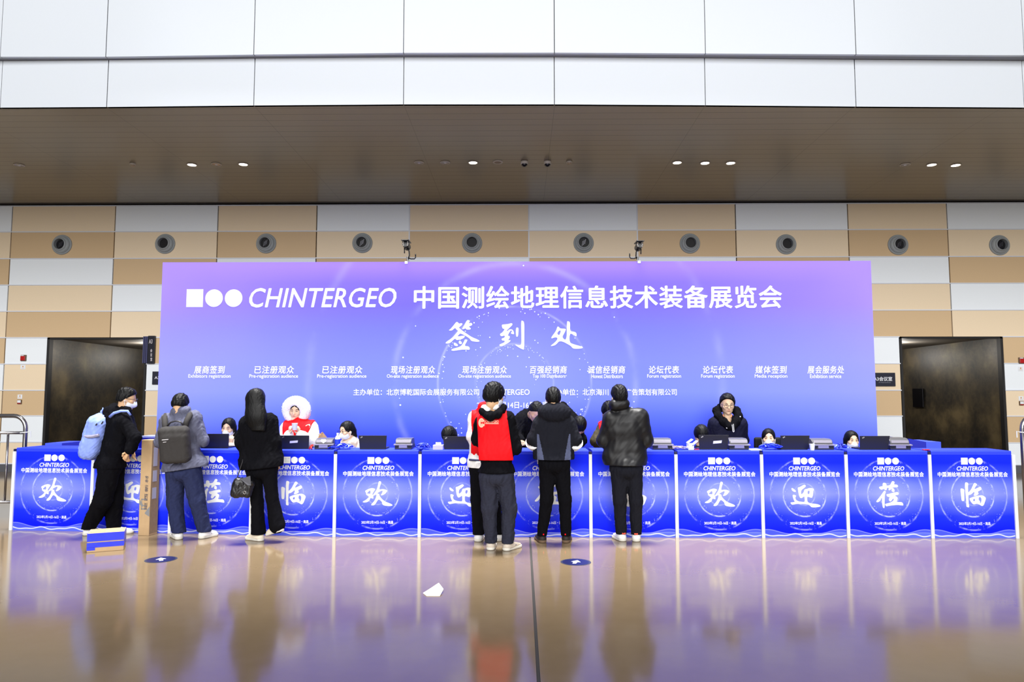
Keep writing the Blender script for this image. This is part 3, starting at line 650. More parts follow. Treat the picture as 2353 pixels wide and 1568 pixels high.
ban_text(m, text2d('承办单位：北京海川', bold=.008), 1262, 894, 1398, 909); ban_text(m, text2d('广告策划有限公司', bold=.008), 1437, 894, 1555, 909); part('organiser_lettering', m, ink, ban)
m = MB(); ban_text(m, text2d('2023年2月14日-16日・南昌', bold=.01), 1096, 923, 1275, 939); part('date_lettering', m, ink, ban)
# emblems of the banner
def P2(px, py): q = aty(px, py, DB); return (q[0], q[2])
s_px = 1/ (FPX/ DB)*1.0
m = MB(); a = P2(428, 706); e = P2(467.5, 665); m.quad((a[0], DB-.003, a[1]), (e[0], DB-.003, a[1]), (e[0], DB-.003, e[1]), (a[0], DB-.003, e[1])); sq = part('square_emblem', m, ink, ban)
m = MB(); w = e[0]-a[0]; h = e[1]-a[1]
for (x0, z0, x1, z1) in ((.08, .08, .92, .095), (.08, .905, .92, .92), (.08, .08, .095, .92), (.905, .08, .92, .92)):
    m.quad((a[0]+w*x0, DB-.004, a[1]+h*z0), (a[0]+w*x1, DB-.004, a[1]+h*z0), (a[0]+w*x1, DB-.004, a[1]+h*z1), (a[0]+w*x0, DB-.004, a[1]+h*z1))
for ch, ux, uz in (('會', .2, .52), ('博', .53, .52), ('展', .2, .18), ('乾', .53, .18)): put(m, text2d(ch), (a[0]+w*ux, DB-.004, a[1]+h*uz), (w*.27, 0, 0), (0, 0, h*.29), (0, -1, 0))
part('seal_characters', m, ink_grey, sq)
c1 = P2(492, 685.5); R1 = (P2(512.3, 685)[0]-P2(472, 685)[0])/2
m = MB(); disc(m, c1, R1, 0, .003, DB, 40); ce = part('globe_emblem', m, ink, ban)
m = MB(); arc(m, c1, R1*.86, .006, 0, 2*math.pi, DB-.0036)
for j in range(5): arc(m, (c1[0]+R1*.1*j*.6, c1[1]), R1*(.75-.11*j), .005, .7, 5.3, DB-.0042-.0001*j); 
for j in range(4): arc(m, (c1[0]-R1*.2, c1[1]+R1*(.3-.2*j)), R1*.62, .004, 1.6+.4*j, 3.2+.4*j, DB-.0052-.0003*j)
part('swirl_lines', m, ink_grey, ce)
c2 = P2(537, 685.5); m = MB(); disc(m, c2, R1, 0, .003, DB, 40); cu = part('round_emblem', m, ink, ban)
m = MB(); put(m, text2d('ufi'), (c2[0]+R1*.1, DB-.004, c2[1]+R1*.08), (R1*.5, 0, 0), (0, 0, R1*.42), (0, -1, 0)); put(m, text2d('Approved Event'), (c2[0]-R1*.35, DB-.004, c2[1]-R1*.15), (R1*.9, 0, 0), (0, 0, R1*.12), (0, -1, 0)); part('emblem_letters', m, ink_grey, cu)
# printed points of the globe
m = MB(); rs = np.random.RandomState(11); ccx, ccz = P2(1182, 880); pr = DB/FPX
def dot(x, z, r_):
    if z > 1.0 and BX0 < x < BX1: disc(m, (x, z), r_, 0, .0016+rs.uniform(0, .001), DB, 8)
for R, n, j, sz in ((88, 130, 5, .0055), (176, 120, 8, .009), (278, 22, 10, .012)):
    for _ in range(n):
        a = rs.uniform(0, 2*math.pi); rr = (R-abs(rs.normal(0, j)))*pr*1.0; dot(ccx+rr*math.cos(a), ccz+rr*math.sin(a), sz*rs.uniform(.6, 1.2))
for _ in range(60):
    a = rs.uniform(0, 2*math.pi); rr = 176*pr*math.sqrt(rs.uniform(.05, 1)); dot(ccx+rr*math.cos(a), ccz+rr*math.sin(a), .008*rs.uniform(.5, 1.3))
part('printed_points', m, mat('print_pale_blue', (208, 218, 255), .6, .1), ban)
# ------------------------------------------------------------------ counters
EDGE = [(25.5, 1217), (208, 1220), (390, 1224), (576, 1229), (768, 1233.5), (963.5, 1235), (1160.5, 1235), (1358, 1235), (1556, 1235), (1754, 1234.5), (1949.5, 1234.5), (2143, 1233.5), (2337, 1232)]
FE = [atz(x, y) for x, y in EDGE]
DC = FE[4][1]
y4 = float(np.mean([p[1] for p in FE[4:9]]))
for i in range(4, 13): FE[i] = np.array([aty(EDGE[i][0], EDGE[i][1], y4)[0], y4, 0.0])
yl = [y4+.37*(4-i)/4 for i in range(4)]
for i in range(4): FE[i] = np.array([aty(EDGE[i][0], EDGE[i][1], yl[i])[0], yl[i], 0.0])
HC = float(aty(1176, 1035.5, y4)[2])
pm, b = newmat('counter_print'); (x_, y_, z_), tc = objxyz()      # local panel coordinates 0..1
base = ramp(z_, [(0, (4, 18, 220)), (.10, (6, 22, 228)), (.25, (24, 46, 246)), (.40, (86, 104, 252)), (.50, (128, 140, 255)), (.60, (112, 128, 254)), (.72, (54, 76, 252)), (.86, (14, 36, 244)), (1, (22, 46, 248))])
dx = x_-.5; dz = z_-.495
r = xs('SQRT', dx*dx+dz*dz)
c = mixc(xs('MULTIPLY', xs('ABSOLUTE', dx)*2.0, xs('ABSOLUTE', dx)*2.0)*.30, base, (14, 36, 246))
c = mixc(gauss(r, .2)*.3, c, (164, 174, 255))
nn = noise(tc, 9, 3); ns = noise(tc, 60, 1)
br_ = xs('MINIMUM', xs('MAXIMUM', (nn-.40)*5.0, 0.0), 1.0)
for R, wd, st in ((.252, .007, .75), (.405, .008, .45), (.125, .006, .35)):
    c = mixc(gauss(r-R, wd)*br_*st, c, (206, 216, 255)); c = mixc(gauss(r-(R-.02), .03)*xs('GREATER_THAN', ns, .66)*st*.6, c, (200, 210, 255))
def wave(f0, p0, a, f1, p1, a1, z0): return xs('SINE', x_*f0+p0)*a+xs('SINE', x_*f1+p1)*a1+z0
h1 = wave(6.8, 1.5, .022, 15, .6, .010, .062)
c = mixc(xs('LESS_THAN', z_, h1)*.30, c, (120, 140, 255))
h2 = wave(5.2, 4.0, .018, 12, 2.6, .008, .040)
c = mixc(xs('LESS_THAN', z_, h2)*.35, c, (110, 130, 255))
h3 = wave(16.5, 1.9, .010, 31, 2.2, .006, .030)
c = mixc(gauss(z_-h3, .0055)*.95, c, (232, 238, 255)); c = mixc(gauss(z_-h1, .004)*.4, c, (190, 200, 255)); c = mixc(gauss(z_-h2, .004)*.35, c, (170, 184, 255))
X.nt.links.new(c.s, b.inputs['Base Color']); b.inputs['Roughness'].default_value = .6; b.inputs['Specular IOR Level'].default_value = .08
alu = mat('aluminium_post', (232, 236, 240), .35, .4); cloth_b = mat('counter_cloth', (40, 62, 240), .7, noise=.05); notch = mat('notch_dark', (24, 26, 70), .6)
def uvx(px): return (px-768)/195.5
def uvz(py): return (1235-py)/199.5
def lay(tf, x0, y0, x1, y1, d=.002):
    m = MB(); put(m, tf, (uvx(x0), -d, uvz(y1)), (uvx(x1)-uvx(x0), 0, 0), (0, 0, uvz(y0)-uvz(y1)), (0, -1, 0)); return m
T_word = text2d('CHINTERGEO', shear=.2, bold=.02); T_title = text2d(TITLE, bold=.022, spacing=1.06); T_date = text2d('2023年2月14日-16日・南昌', bold=.012)
XS = 1/195.5*199.5
NAMES = ['huan', 'ying', 'li', 'lin']; ZH = '欢迎莅临'
GBOX = {'huan': (832.5, 1107.3, 901, 1164.5), 'ying': (1819-986.2, 1114, 1888-986.2, 1165.7), 'li': (2016-1180.2, 1105.5, 2078.5-1180.2, 1167), 'lin': (2211.2-1373.8, 1108, 2269.2-1373.8, 1165)}
CLAB = ['leftmost blue counter lettered {} by the steel railing', 'blue counter lettered {} behind the tall carton', 'blue counter lettered {} in front of the man with grey backpack', 'blue counter lettered {} just right of the long-haired woman in black',
        'blue counter lettered {} below the woman with glasses and mask', 'blue counter lettered {} left of the man in red vest', 'blue counter lettered {} behind the man in black and grey tracksuit', 'blue counter lettered {} behind the man in black leather jacket',
        'blue counter lettered {} below the standing man in navy coat', 'blue counter lettered {} carrying a white paper cup and printer', 'blue counter lettered {} second from the right end of the row', 'last blue counter lettered {} at the right end of the row']
protos = {}
for i in range(12):
    a, e = FE[i], FE[i+1]; w = float(np.linalg.norm(e-a)); ang = math.atan2(e[1]-a[1], e[0]-a[0]); key = NAMES[i % 4]
    lb = CLAB[i].format(ZH[i % 4]); grp = 'blue registration counters in a row'
    t = thing('registration_counter', lb, 'counter', a, ang, grp); t.scale = (w, 1, HC)
    if not protos:
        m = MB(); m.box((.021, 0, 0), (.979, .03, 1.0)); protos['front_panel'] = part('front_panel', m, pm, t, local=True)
        m = MB()
        prof = [(-.006, .955), (-.006, .99), (.0, 1.0), (.44, 1.0), (.44, .97), (.03, .97), (.03, .955)]
        m.prism(prof, .021, .979); protos['countertop'] = part('countertop', m, cloth_b, t, local=True)
        m = MB(); m.box((.06, .41, 0), (.94, .43, .97)); protos['back_panel'] = part('back_panel', m, cloth_b, t, local=True)
        m = MB(); m.box((-.018, -.014, 0), (.018, .03, .955)); protos['post'] = part('post', m, alu, t, local=True)
        m = MB(); m.box((-.015, -.008, .955), (.015, .03, .985)); protos['post_notch'] = part('post_notch', m, notch, t, local=True)  # dark block painted in for the shadowy gap above the post
        m = MB(); m.quad((uvx(842), -.002, uvz(1067)), (uvx(857.5), -.002, uvz(1067)), (uvx(857.5), -.002, uvz(1051.5)), (uvx(842), -.002, uvz(1051.5)))
        for px in (867, 884.5): m.add([(uvx(px+7.9*math.cos(2*math.pi*j/24)), -.002, uvz(1059.3-7.9*math.sin(2*math.pi*j/24))) for j in range(24)], [tuple(range(24))])
        protos['emblem'] = part('emblem', m, ink, t, local=True)
        m = MB()
        for ch, px, py in (('會', 844, 1058.8), ('博', 850.2, 1058.8), ('展', 844, 1065.4), ('乾', 850.2, 1065.4)): put(m, text2d(ch), (uvx(px), -.0026, uvz(py)), (.027, 0, 0), (0, 0, .027), (0, -1, 0))
        protos['seal_characters'] = part('seal_characters', m, ink_grey, protos['emblem'], local=True)
        protos['wordmark'] = part('wordmark', lay(T_word, 831, 1071.3, 904, 1081.3), ink, t, local=True)
        protos['title_lettering'] = part('title_lettering', lay(T_title, 786, 1084, 949, 1095.5), ink, t, local=True)
        protos['date_lettering'] = part('date_lettering', lay(T_date, 830, 1198.3, 903, 1205.5), ink, t, local=True)
    else:
        for nm in ('front_panel', 'countertop', 'back_panel', 'post', 'post_notch', 'emblem', 'wordmark', 'title_lettering', 'date_lettering'):
            q = protos[nm].copy(); COL.objects.link(q); q.parent = t
            if nm == 'emblem': s2 = protos['seal_characters'].copy(); COL.objects.link(s2); s2.parent = q
    if i == 11:
        q = protos['post'].copy(); COL.objects.link(q); q.parent = t; q.location = (1.0, 0, 0)
    if key not in protos: protos[key] = part('brush_lettering', lay(G[key], *GBOX[key]), ink, t, local=True)
    else:
        q = protos[key].copy(); COL.objects.link(q); q.parent = t
def front_at(px):
    """depth of the counter front under a picture column"""
    for i in range(12):
        if EDGE[i][0] <= px <= EDGE[i+1][0]:
            f = (px-EDGE[i][0])/(EDGE[i+1][0]-EDGE[i][0]); return FE[i][1]*(1-f)+FE[i+1][1]*f
    return y4
# ------------------------------------------------------------------ things on the counters
lap_m = mat('laptop_black', (30, 30, 36), .55, .3); lap_k = mat('laptop_keys', (18, 18, 22), .6); mark_m = mat('laptop_mark', (148, 146, 150), .3, .5, metal=.6); sticker = mat('white_sticker', (226, 224, 236), .6)
def laptop(x0, x1, y0, y1, lb, skew=0.0, stick=None, yaw=0.0, d=.15):
    D = front_at((x0+x1)/2)+d
    a = aty(x0, y1, D); e = aty(x1, y1, D); w = aty(x1, (y0+y1)/2, D)[0]-aty(x0, (y0+y1)/2, D)[0]; h = aty((x0+x1)/2, y0, D)[2]-HC
    t = thing('laptop', lb, 'laptop', ((a[0]+e[0])/2, D, HC), yaw, 'black laptops on the counters')
    th = -.16; tl = (math.sin(th)*1, math.cos(th))
    bw = w*.93
    m = MB(); m.box((-bw/2, .0, 0), (bw/2, .23, .018)); base = part('keyboard_base', m, lap_m, t, local=True, bevel=.004)
    m = MB()
    for r_ in range(5):
        for k_ in range(12): m.box((-bw*.44+k_*bw*.074, .04+r_*.021, .018), (-bw*.44+k_*bw*.074+bw*.062, .056+r_*.021, .0205))
    part('keys', m, lap_k, base, local=True)
    def L(u_, v_, o_=0.0): return np.array([u_+skew*v_, v_*math.sin(th)*h-o_*math.cos(th), .012+v_*(h-.012)-o_*math.sin(th)*.2])
    m = MB(); vs = [L(-bw/2, 0), L(bw/2, 0), L(w/2, 1), L(-w/2, 1)]; vb = [v+V(0, .012, 0) for v in vs]
    m.add(vs+vb, [(0, 1, 2, 3), (7, 6, 5, 4), (0, 4, 5, 1), (1, 5, 6, 2), (2, 6, 7, 3), (3, 7, 4, 0)]); lid = part('screen_lid', m, lap_m, t, local=True, bevel=.003)
    m = MB(); c0 = L(-w*.43, .86, .002); c1_ = L(-w*.36, .95, .002); dn = V(.006, 0, -.012)
    m.quad(c0, c0+dn, c1_+dn, c1_); part('lid_mark', m, mark_m, lid, local=True)
    if stick:
        m = MB(); u0, v0, u1, v1 = stick; m.quad(L(u0*w, v0, .002), L(u1*w, v0+.05, .002), L(u1*w+.005, v1+.05, .002), L(u0*w+.003, v1, .002)); part('sticker', m, sticker, lid, local=True)
laptop(459, 527, 997, 1031, 'black laptop half hidden by the man with the grey backpack')
laptop(644, 711, 1001, 1034, 'black laptop with a white sticker in front of the woman in fur hood', stick=(-.17, .38, .10, .56))
laptop(824, 889, 1001, 1035, 'plain black laptop right of the seated woman with glasses')
laptop(1018, 1082, 1003, 1035, 'black laptop hiding a seated worker, left of the man in red vest')
laptop(1605, 1674, 1000, 1035, 'black laptop with white sticker in front of the man in navy coat', stick=(-.02, .36, .26, .56))
laptop(1792, 1859, 1001, 1036, 'plain black laptop left of the white paper cup', skew=.004)
laptop(1974, 2043, 1002, 1034, 'plain black laptop nearest the right end of the counters', skew=.004)
pr_d = mat('printer_dark', (40, 42, 54), .5, .4); pr_g = mat('printer_grey', (78, 78, 82), .35, .5); pr_l = mat('printer_silver', (132, 128, 142), .35, .5); pr_b = mat('printer_slot', (14, 14, 20), .6)
def printer(x0, x1, y0, y1, lb, yaw=0.0, d=.12, badge=False):
    D = front_at((x0+x1)/2)+d; w = aty(x1, 1020, D)[0]-aty(x0, 1020, D)[0]; h = aty(x0, y0+1, D+.12)[2]-HC+.0; p = aty((x0+x1)/2, y1, D)
    w *= .84
    t = thing('label_printer', lb, 'printer', (p[0], D, HC), yaw, 'grey label printers on the counters')
    m = MB(); m.prism([(0, 0), (0, .035), (.02, .055), (.30, .055), (.30, 0)], -w/2, w/2); part('base', m, pr_d, t, local=True, bevel=.006)
    prof = [(.02, .055), (.015, .075)]+[(.015+.09*(1-math.cos(q)), .075+(h-.075)*math.sin(q)) for q in np.linspace(.15, 1.5, 7)]+[(.24, h), (.29, h*.75), (.30, .055)]
    m = MB(); m.prism(prof, -w*.47, w*.47); cov = part('cover', m, pr_g, t, local=True, bevel=.004)
    m = MB(); m.prism([(.011, .082), (.018, .112), (.023, .110), (.016, .08)], -w*.42, w*.42); part('silver_band', m, pr_l, cov, local=True)
    m = MB(); m.prism([(-.015, .05), (-.015, .062), (.03, .066), (.03, .05)], -w*.55, w*.55); part('tear_edge', m, pr_l, t, local=True)
    m = MB(); m.box((-w*.24, -.008, .02), (w*.24, .0, .05)); part('label_chute', m, pr_l, t, local=True)
    for sg in (-1, 1):
        m = MB(); m.box((sg*w*.38-w*.1, -.004, .018), (sg*w*.38+w*.1, .002, .048)); part('latch', m, pr_b, t, local=True)
    if badge:
        m = MB(); cz, rr = h*.78, .032
        m.add([(rr*1.2*math.cos(q), -.002+.0, cz+rr*.9*math.sin(q)-.0) for q in (0, .8, 2.3, math.pi, 4.712)], [(0, 1, 2, 3, 4)]); part('badge', m, white_p, cov, local=True)
printer(718, 768, 1006, 1034, 'grey label printer with a white badge right of the woman in fur hood', badge=True)
printer(903, 949, 1006, 1035, 'grey label printer between two laptops, blue lanyards on its right')
printer(1496, 1550, 1006, 1035, 'grey label printer beside the elbow of the man in leather jacket')
printer(1672, 1726, 1006, 1035, 'grey label printer under the man in navy coat')
printer(1862, 1922, 1007, 1036, 'grey label printer behind the white paper cup')
printer(2042, 2098, 1005, 1034, 'grey label printer at the right end beside the blue box')
# tangled lanyards: uncountable ribbon
rib_a = mat('ribbon_blue', (36, 62, 228), .5, noise=.1); rib_b = mat('ribbon_pale', (132, 150, 246), .35); rib_d = mat('ribbon_dark', (20, 28, 150), .6); film = mat('clear_film', (196, 186, 200), .15, .6)
def lanyards(x0, x1, py_top, lb, n=26, seed=1, mats=None, d=.10, depth=.18):
    rs = np.random.RandomState(seed); D = front_at((x0+x1)/2)+d; xa, xb = aty(x0, 1030, D)[0], aty(x1, 1030, D)[0]; zt = aty(x0, py_top, D+.05)[2]-HC
    c = V((xa+xb)/2, D+depth/2, HC); m = MB(); mm = mats or [rib_a, rib_b, rib_d]
    for _ in range(n):
        mi = rs.randint(len(mm)); a0 = rs.uniform(0, 6.28); pts = []; amp = rs.uniform(.4, 1)
        ph = rs.uniform(0, 6.28, 3)
        for s_ in np.linspace(0, rs.uniform(2.2, 5.2), 22):
            x = (xb-xa)/2*.95*amp*math.cos(a0+s_)*(.75+.25*math.sin(2.3*s_+ph[0])); y = depth/2*amp*math.sin(a0+s_*1.3+ph[2]); env = max(0, 1-(abs(x)/((xb-xa)/2))**2)
            z = .006+zt*env*(.35+.65*(.5+.5*math.sin(2.7*s_+ph[1])))*rs.uniform(.92, 1)
            pts.append(V(c[0]+x, c[1]+y, HC+z))
        vs = []
        for i, p in enumerate(pts):
            tn = unit(pts[min(i+1, 21)]-pts[max(i-1, 0)]); w = unit(np.cross(tn, V(math.sin(i*.5+ph[0]), .4, math.cos(i*.4))))*.0075
            vs += [p-w, p+w, p+w+V(0, .0, .0022), p-w+V(0, 0, .0022)]
        fs = []
        for i in range(21):
            o = 4*i
            for a_, b_ in ((0, 1), (1, 2), (2, 3), (3, 0)): fs.append((o+a_, o+b_, o+4+b_, o+4+a_))
        m.add(vs, fs, mi)
    m.v = [(x, y, max(z, HC+.001)) for x, y, z in m.v]
    o = part('lanyard_heap', m, mm, None); tag(o, lb, 'lanyards', 'heaps of blue lanyards', 'stuff')
lanyards(750, 812, 1022, 'heap of blue lanyards in front of the seated woman with glasses', 34, 1)
lanyards(948, 992, 1020, 'heap of blue lanyards right of the printer that stands between two laptops', 30, 2)
lanyards(1533, 1592, 1028, 'low heap of clear film and badges right of the leather jacket man', 26, 3, [film, rib_b, mat('badge_tan', (176, 156, 138), .5)])
lanyards(1748, 1810, 1022, 'heap of bagged blue lanyards below the seated woman with white mask and side parting', 40, 4, [rib_a, rib_b, rib_a, rib_d])
lanyards(1920, 1958, 1022, 'heap of blue lanyards in front of the last seated worker on the right', 30, 5)
# small things
D = front_at(775)+.22; p = aty(775.5, 1028, D)
t = thing('water_bottle', 'clear plastic water bottle with blue label beside the seated woman with glasses', 'bottle', (p[0], D, HC))
m = MB(); m.lathe([(.030, 0), (.032, .01), (.032, .06), (.029, .065), (.032, .07), (.032, .125), (.022, .15), (.012, .163), (.012, .172)], (0, 0, 0), (0, 0, 1), 20); part('bottle_body', m, mat('bottle_clear', (196, 204, 246), .12, .6), t, local=True, smooth=True)
m = MB(); m.lathe([(.033, .055), (.0335, .07), (.0335, .11), (.033, .115)], (0, 0, 0), (0, 0, 1), 20); part('bottle_label', m, rib_a, t, local=True)
m = MB(); m.lathe([(.014, .17), (.014, .19), (.001, .191)], (0, 0, 0), (0, 0, 1), 16); part('cap', m, white_p, t, local=True)
D = front_at(1866)+.06; p = aty(1866.5, 1036, D)
t = thing('paper_cup', 'white paper cup with a straw on the counter before a printer', 'cup', (p[0], D, HC))
m = MB(); m.lathe([(.024, 0), (.031, .072), (.033, .074), (.030, .073), (.024, .01), (.001, .01)], (0, 0, 0), (0, 0, 1), 20); part('cup_body', m, white_p, t, local=True)
m = MB(); m.tube([(0.01, 0, .02), (.024, 0, .092)], .003, 6); part('straw', m, white_p, t, local=True)
D = front_at(1006)+.08; p = aty(1006, 1035, D); t = thing('tissue_box', 'small pale lilac tissue box left of the laptop near the red vest', 'tissue box', (p[0], D, HC))
m = MB(); m.box((-.06, 0, 0), (.06, .11, .055)); part('carton', m, mat('lilac_carton', (188, 182, 226), .6), t, local=True, bevel=.004)
m = MB(); m.prism([(.03, .055), (.045, .085), (.055, .066), (.07, .08), (.08, .055)], -.03, .03); part('tissue', m, white_p, t, local=True)
D = front_at(1592)+.10; p = aty(1590, 1035, D); t = thing('paper_bag', 'white open paper box left of the sticker laptop of the navy coat man', 'box', (p[0], D, HC))
m = MB(); m.box((-.04, 0, 0), (.025, .10, .075)); part('carton', m, white_p, t, local=True, bevel=.003)
m = MB(); m.obox((.04, .05, .075), (.035, 0, .03), (0, .05, 0), (.002, 0, -.003)); m.obox((-.01, .06, .1), (.03, 0, .022), (0, .05, 0), (.002, 0, -.003)); part('flap', m, sticker, t, local=True)
m = MB(); m.box((.03, .0, 0), (.085, .07, .012)); part('red_strap', m, red_m, t, local=True)
D = front_at(1740)+.03; p = aty(1738, 1035, D); m = MB(); m.box((p[0]-.065, D, HC), (p[0]+.065, D+.2, HC+.008)); o = part('paper_sheet', m, white_p); tag(o, 'flat stack of white paper on the counter edge right of a printer', 'paper')
D = front_at(736)+.5; p = aty(737, 1010, D); t = thing('kraft_bag', 'crumpled brown paper bag behind the printer with the white badge', 'bag', (p[0], D, HC))
m = MB(); m.add([(-.06, 0, 0), (.06, 0, 0), (.07, .08, 0), (-.05, .08, 0), (-.055, .02, .10), (.02, .0, .19), (.06, .06, .12), (-.03, .07, .16)], [(0, 1, 5, 4), (1, 2, 6, 5), (2, 3, 7, 6), (3, 0, 4, 7), (4, 5, 7), (5, 6, 7), (3, 2, 1, 0)]); part('bag_body', m, mat('kraft_paper', (176, 140, 100), .8, bump=.4, bscale=30), t, local=True)
m = MB(); m.tube([(-.02, .01, .12), (-.02, .0, .16), (.02, 0, .18), (.03, .01, .13)], .004, 6); part('bag_handle', m, mat('kraft_handle', (150, 110, 74), .8), t, local=True)
D = front_at(714)+.06; p = aty(714, 1033, D); m = MB(); m.tube([p*V(1, 1, 0)+V(-.02, 0, HC+.004), p*V(1, 1, 0)+V(.0, .02, HC+.05), p*V(1, 1, 0)+V(.015, .03, HC+.055), p*V(1, 1, 0)+V(.005, -.01, HC+.02), p*V(1, 1, 0)+V(.02, -.02, HC+.006)], .009, 8); o = part('red_lanyard', m, red_m, smooth=True); tag(o, 'little red lanyard lying between the sticker laptop and the badge printer', 'lanyard')
D = front_at(2130)+.05; p = aty(2132, 1034, D); m = MB(); m.box((p[0]-.045, D, HC), (p[0]+.03, D+.05, HC+.012)); o = part('red_stapler', m, red_m, bevel=.004); tag(o, 'small flat red stapler lying at the joint of the last two counters', 'stapler')
# boxes at the ends
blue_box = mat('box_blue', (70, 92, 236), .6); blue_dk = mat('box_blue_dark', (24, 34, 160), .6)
D = 9.25; a = aty(2096, 1034, D); e = aty(2162, 1016, D); t = thing('side_counter', 'short blue side counter running back behind the last two counters', 'counter', (a[0], D, 0))
zt_ = e[2]
m = MB(); m.box((a[0]+.18, D, 0), (e[0], D+.5, zt_)); part('end_panel', m, blue_box, t)
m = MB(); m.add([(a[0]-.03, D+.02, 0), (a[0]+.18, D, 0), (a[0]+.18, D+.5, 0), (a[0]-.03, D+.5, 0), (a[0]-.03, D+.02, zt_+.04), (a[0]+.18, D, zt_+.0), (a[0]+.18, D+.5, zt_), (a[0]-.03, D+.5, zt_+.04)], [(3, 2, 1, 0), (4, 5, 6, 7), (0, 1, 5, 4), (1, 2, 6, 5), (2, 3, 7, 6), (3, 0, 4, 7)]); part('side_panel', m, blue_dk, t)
D = 9.35; a = aty(103, 1034, D); e = aty(200, 1019, D); t = thing('side_counter', 'blue side counter running back behind the leftmost counter', 'counter', (a[0], D, 0))
m = MB(); m.box((a[0], D, 0), (a[0]+.22, D+.5, e[2])); part('end_panel', m, blue_box, t)
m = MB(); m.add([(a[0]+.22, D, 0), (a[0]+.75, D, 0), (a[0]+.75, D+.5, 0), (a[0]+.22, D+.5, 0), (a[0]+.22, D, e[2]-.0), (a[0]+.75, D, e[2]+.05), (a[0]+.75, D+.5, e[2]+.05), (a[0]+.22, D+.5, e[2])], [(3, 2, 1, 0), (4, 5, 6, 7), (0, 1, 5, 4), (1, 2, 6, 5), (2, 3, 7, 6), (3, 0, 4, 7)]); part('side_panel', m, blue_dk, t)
D = front_at(340)+.12; a = aty(318, 1030, D); e = aty(375, 1003, D); t = thing('storage_box', 'flat dark blue box standing on the counter behind the tall carton', 'box', (a[0], D, HC))
m = MB(); m.box((a[0], D, HC), (e[0], D+.3, e[2]-.02)); part('carton', m, blue_dk, t, bevel=.005)
m = MB(); m.box((a[0]-.01, D-.01, e[2]-.02), (e[0]+.01, D+.31, e[2])); part('lid', m, mat('box_lid', (150, 158, 220), .5), t)
# ------------------------------------------------------------------ things on the floor
kraft = mat('cardboard', (190, 160, 122), .8, noise=.08, nscale=20); kraft_d = mat('cardboard_shade', (150, 120, 86), .85, noise=.06); tape_b = mat('tape_blue', (28, 48, 226), .25, .5, noise=.12, nscale=25, bump=.5, bscale=25); tape_c = mat('tape_clear', (204, 184, 152), .2, .6, noise=.1, bump=.6, bscale=30)
A = atz(199, 1271); B_ = atz(284, 1264.5); ux = unit(B_-A); uy = unit(V(-ux[1], ux[0], 0)); w = np.linalg.norm(B_-A)
hh = (1264-1221)/ (FPX/A[1])*1.0; dp = .26
t = thing('parcel_box', 'small cardboard parcel wrapped in blue tape on the floor before the backpack man', 'box', A, math.atan2(ux[1], ux[0]))
m = MB(); m.box((0, 0, 0), (w, dp, hh)); part('carton', m, kraft, t, local=True, bevel=.004)
m = MB(); m.box((-.002, -.003, hh*.56), (w+.002, dp+.002, hh*.985)); m.box((-.002, -.003, hh*.24), (w+.002, dp+.002, hh*.5)); m.box((-.002, -.003, hh*.1), (w*.22, -.0, hh*.26)); part('blue_tape', m, tape_b, t, local=True)
m = MB(); m.box((.02, .03, hh), (w*.45, .16, hh+.004)); m.box((w*.56, .02, hh), (w*.96, .1, hh+.004)); m.box((w*.1, .19, hh), (w*.9, .24, hh+.003)); part('clear_tape', m, tape_c, t, local=True)
A = atz(317, 1231); B_ = atz(341.5, 1232); C_ = atz(352, 1226.5)
top = aty(320, 1011, A[1])[2]
ux = B_-A; uy = unit(V(-ux[1], ux[0], 0))*max(.13, 0); w = np.linalg.norm(ux)
t = thing('tall_carton', 'tall narrow cardboard carton standing upright against the counters', 'box', A, math.atan2(ux[1], ux[0]))
dp2 = .15; sk = (C_-B_)
m = MB(); m.box((0, 0, 0), (w, dp2, top)); part('carton', m, kraft, t, local=True, bevel=.004)
m = MB(); m.box((w, .005, .02), (w+.002, dp2-.005, top-.01)); part('dark_print', m, mat('carton_side_print', (146, 122, 92), .85, noise=.2, nscale=30), t, local=True)  # side face carries a darker print
m = MB(); q = w*.24
for j, ch in enumerate('材新西矩'):
    z0 = .80-.105*j-.27+.30; tf = text2d(ch, bold=.03); vs, fs = tf
    m.add([(w*.78-b_*w*.30, -.002-c_, z0-.22+a_*.085) for a_, b_, c_ in vs], fs)
part('lettering', m, mat('carton_ink', (108, 98, 96), .8), t, local=True)
m = MB(); m.quad((0, -.0015, .42), (w*.35, -.0015, .36), (w*.35, -.0015, .33), (0, -.0015, .36)); m.quad((w*.55, -.0015, .26), (w, -.0015, .34), (w, -.0015, .22), (w*.6, -.0015, .25))
for (x0, z0, x1, z1) in ((.2, .30, .72, .315), (.2, .41, .72, .425), (.2, .30, .27, .425), (.36, .34, .72, .352)): m.quad((w*x0, -.0022, z0), (w*x1, -.0022, z0), (w*x1, -.0022, z1), (w*x0, -.0022, z1))
part('printed_mark', m, mat('carton_mark', (132, 134, 138), .8), t, local=True)
for z0, z1 in ((.80, 1.02), (.62, .75), (.42, .55)):
    m = MB(); m.box((w+.002, .03, z0), (w+.004, .10, z1)); part('paper_label', m, mat('label_grey', (170, 168, 180), .6), t, local=True)
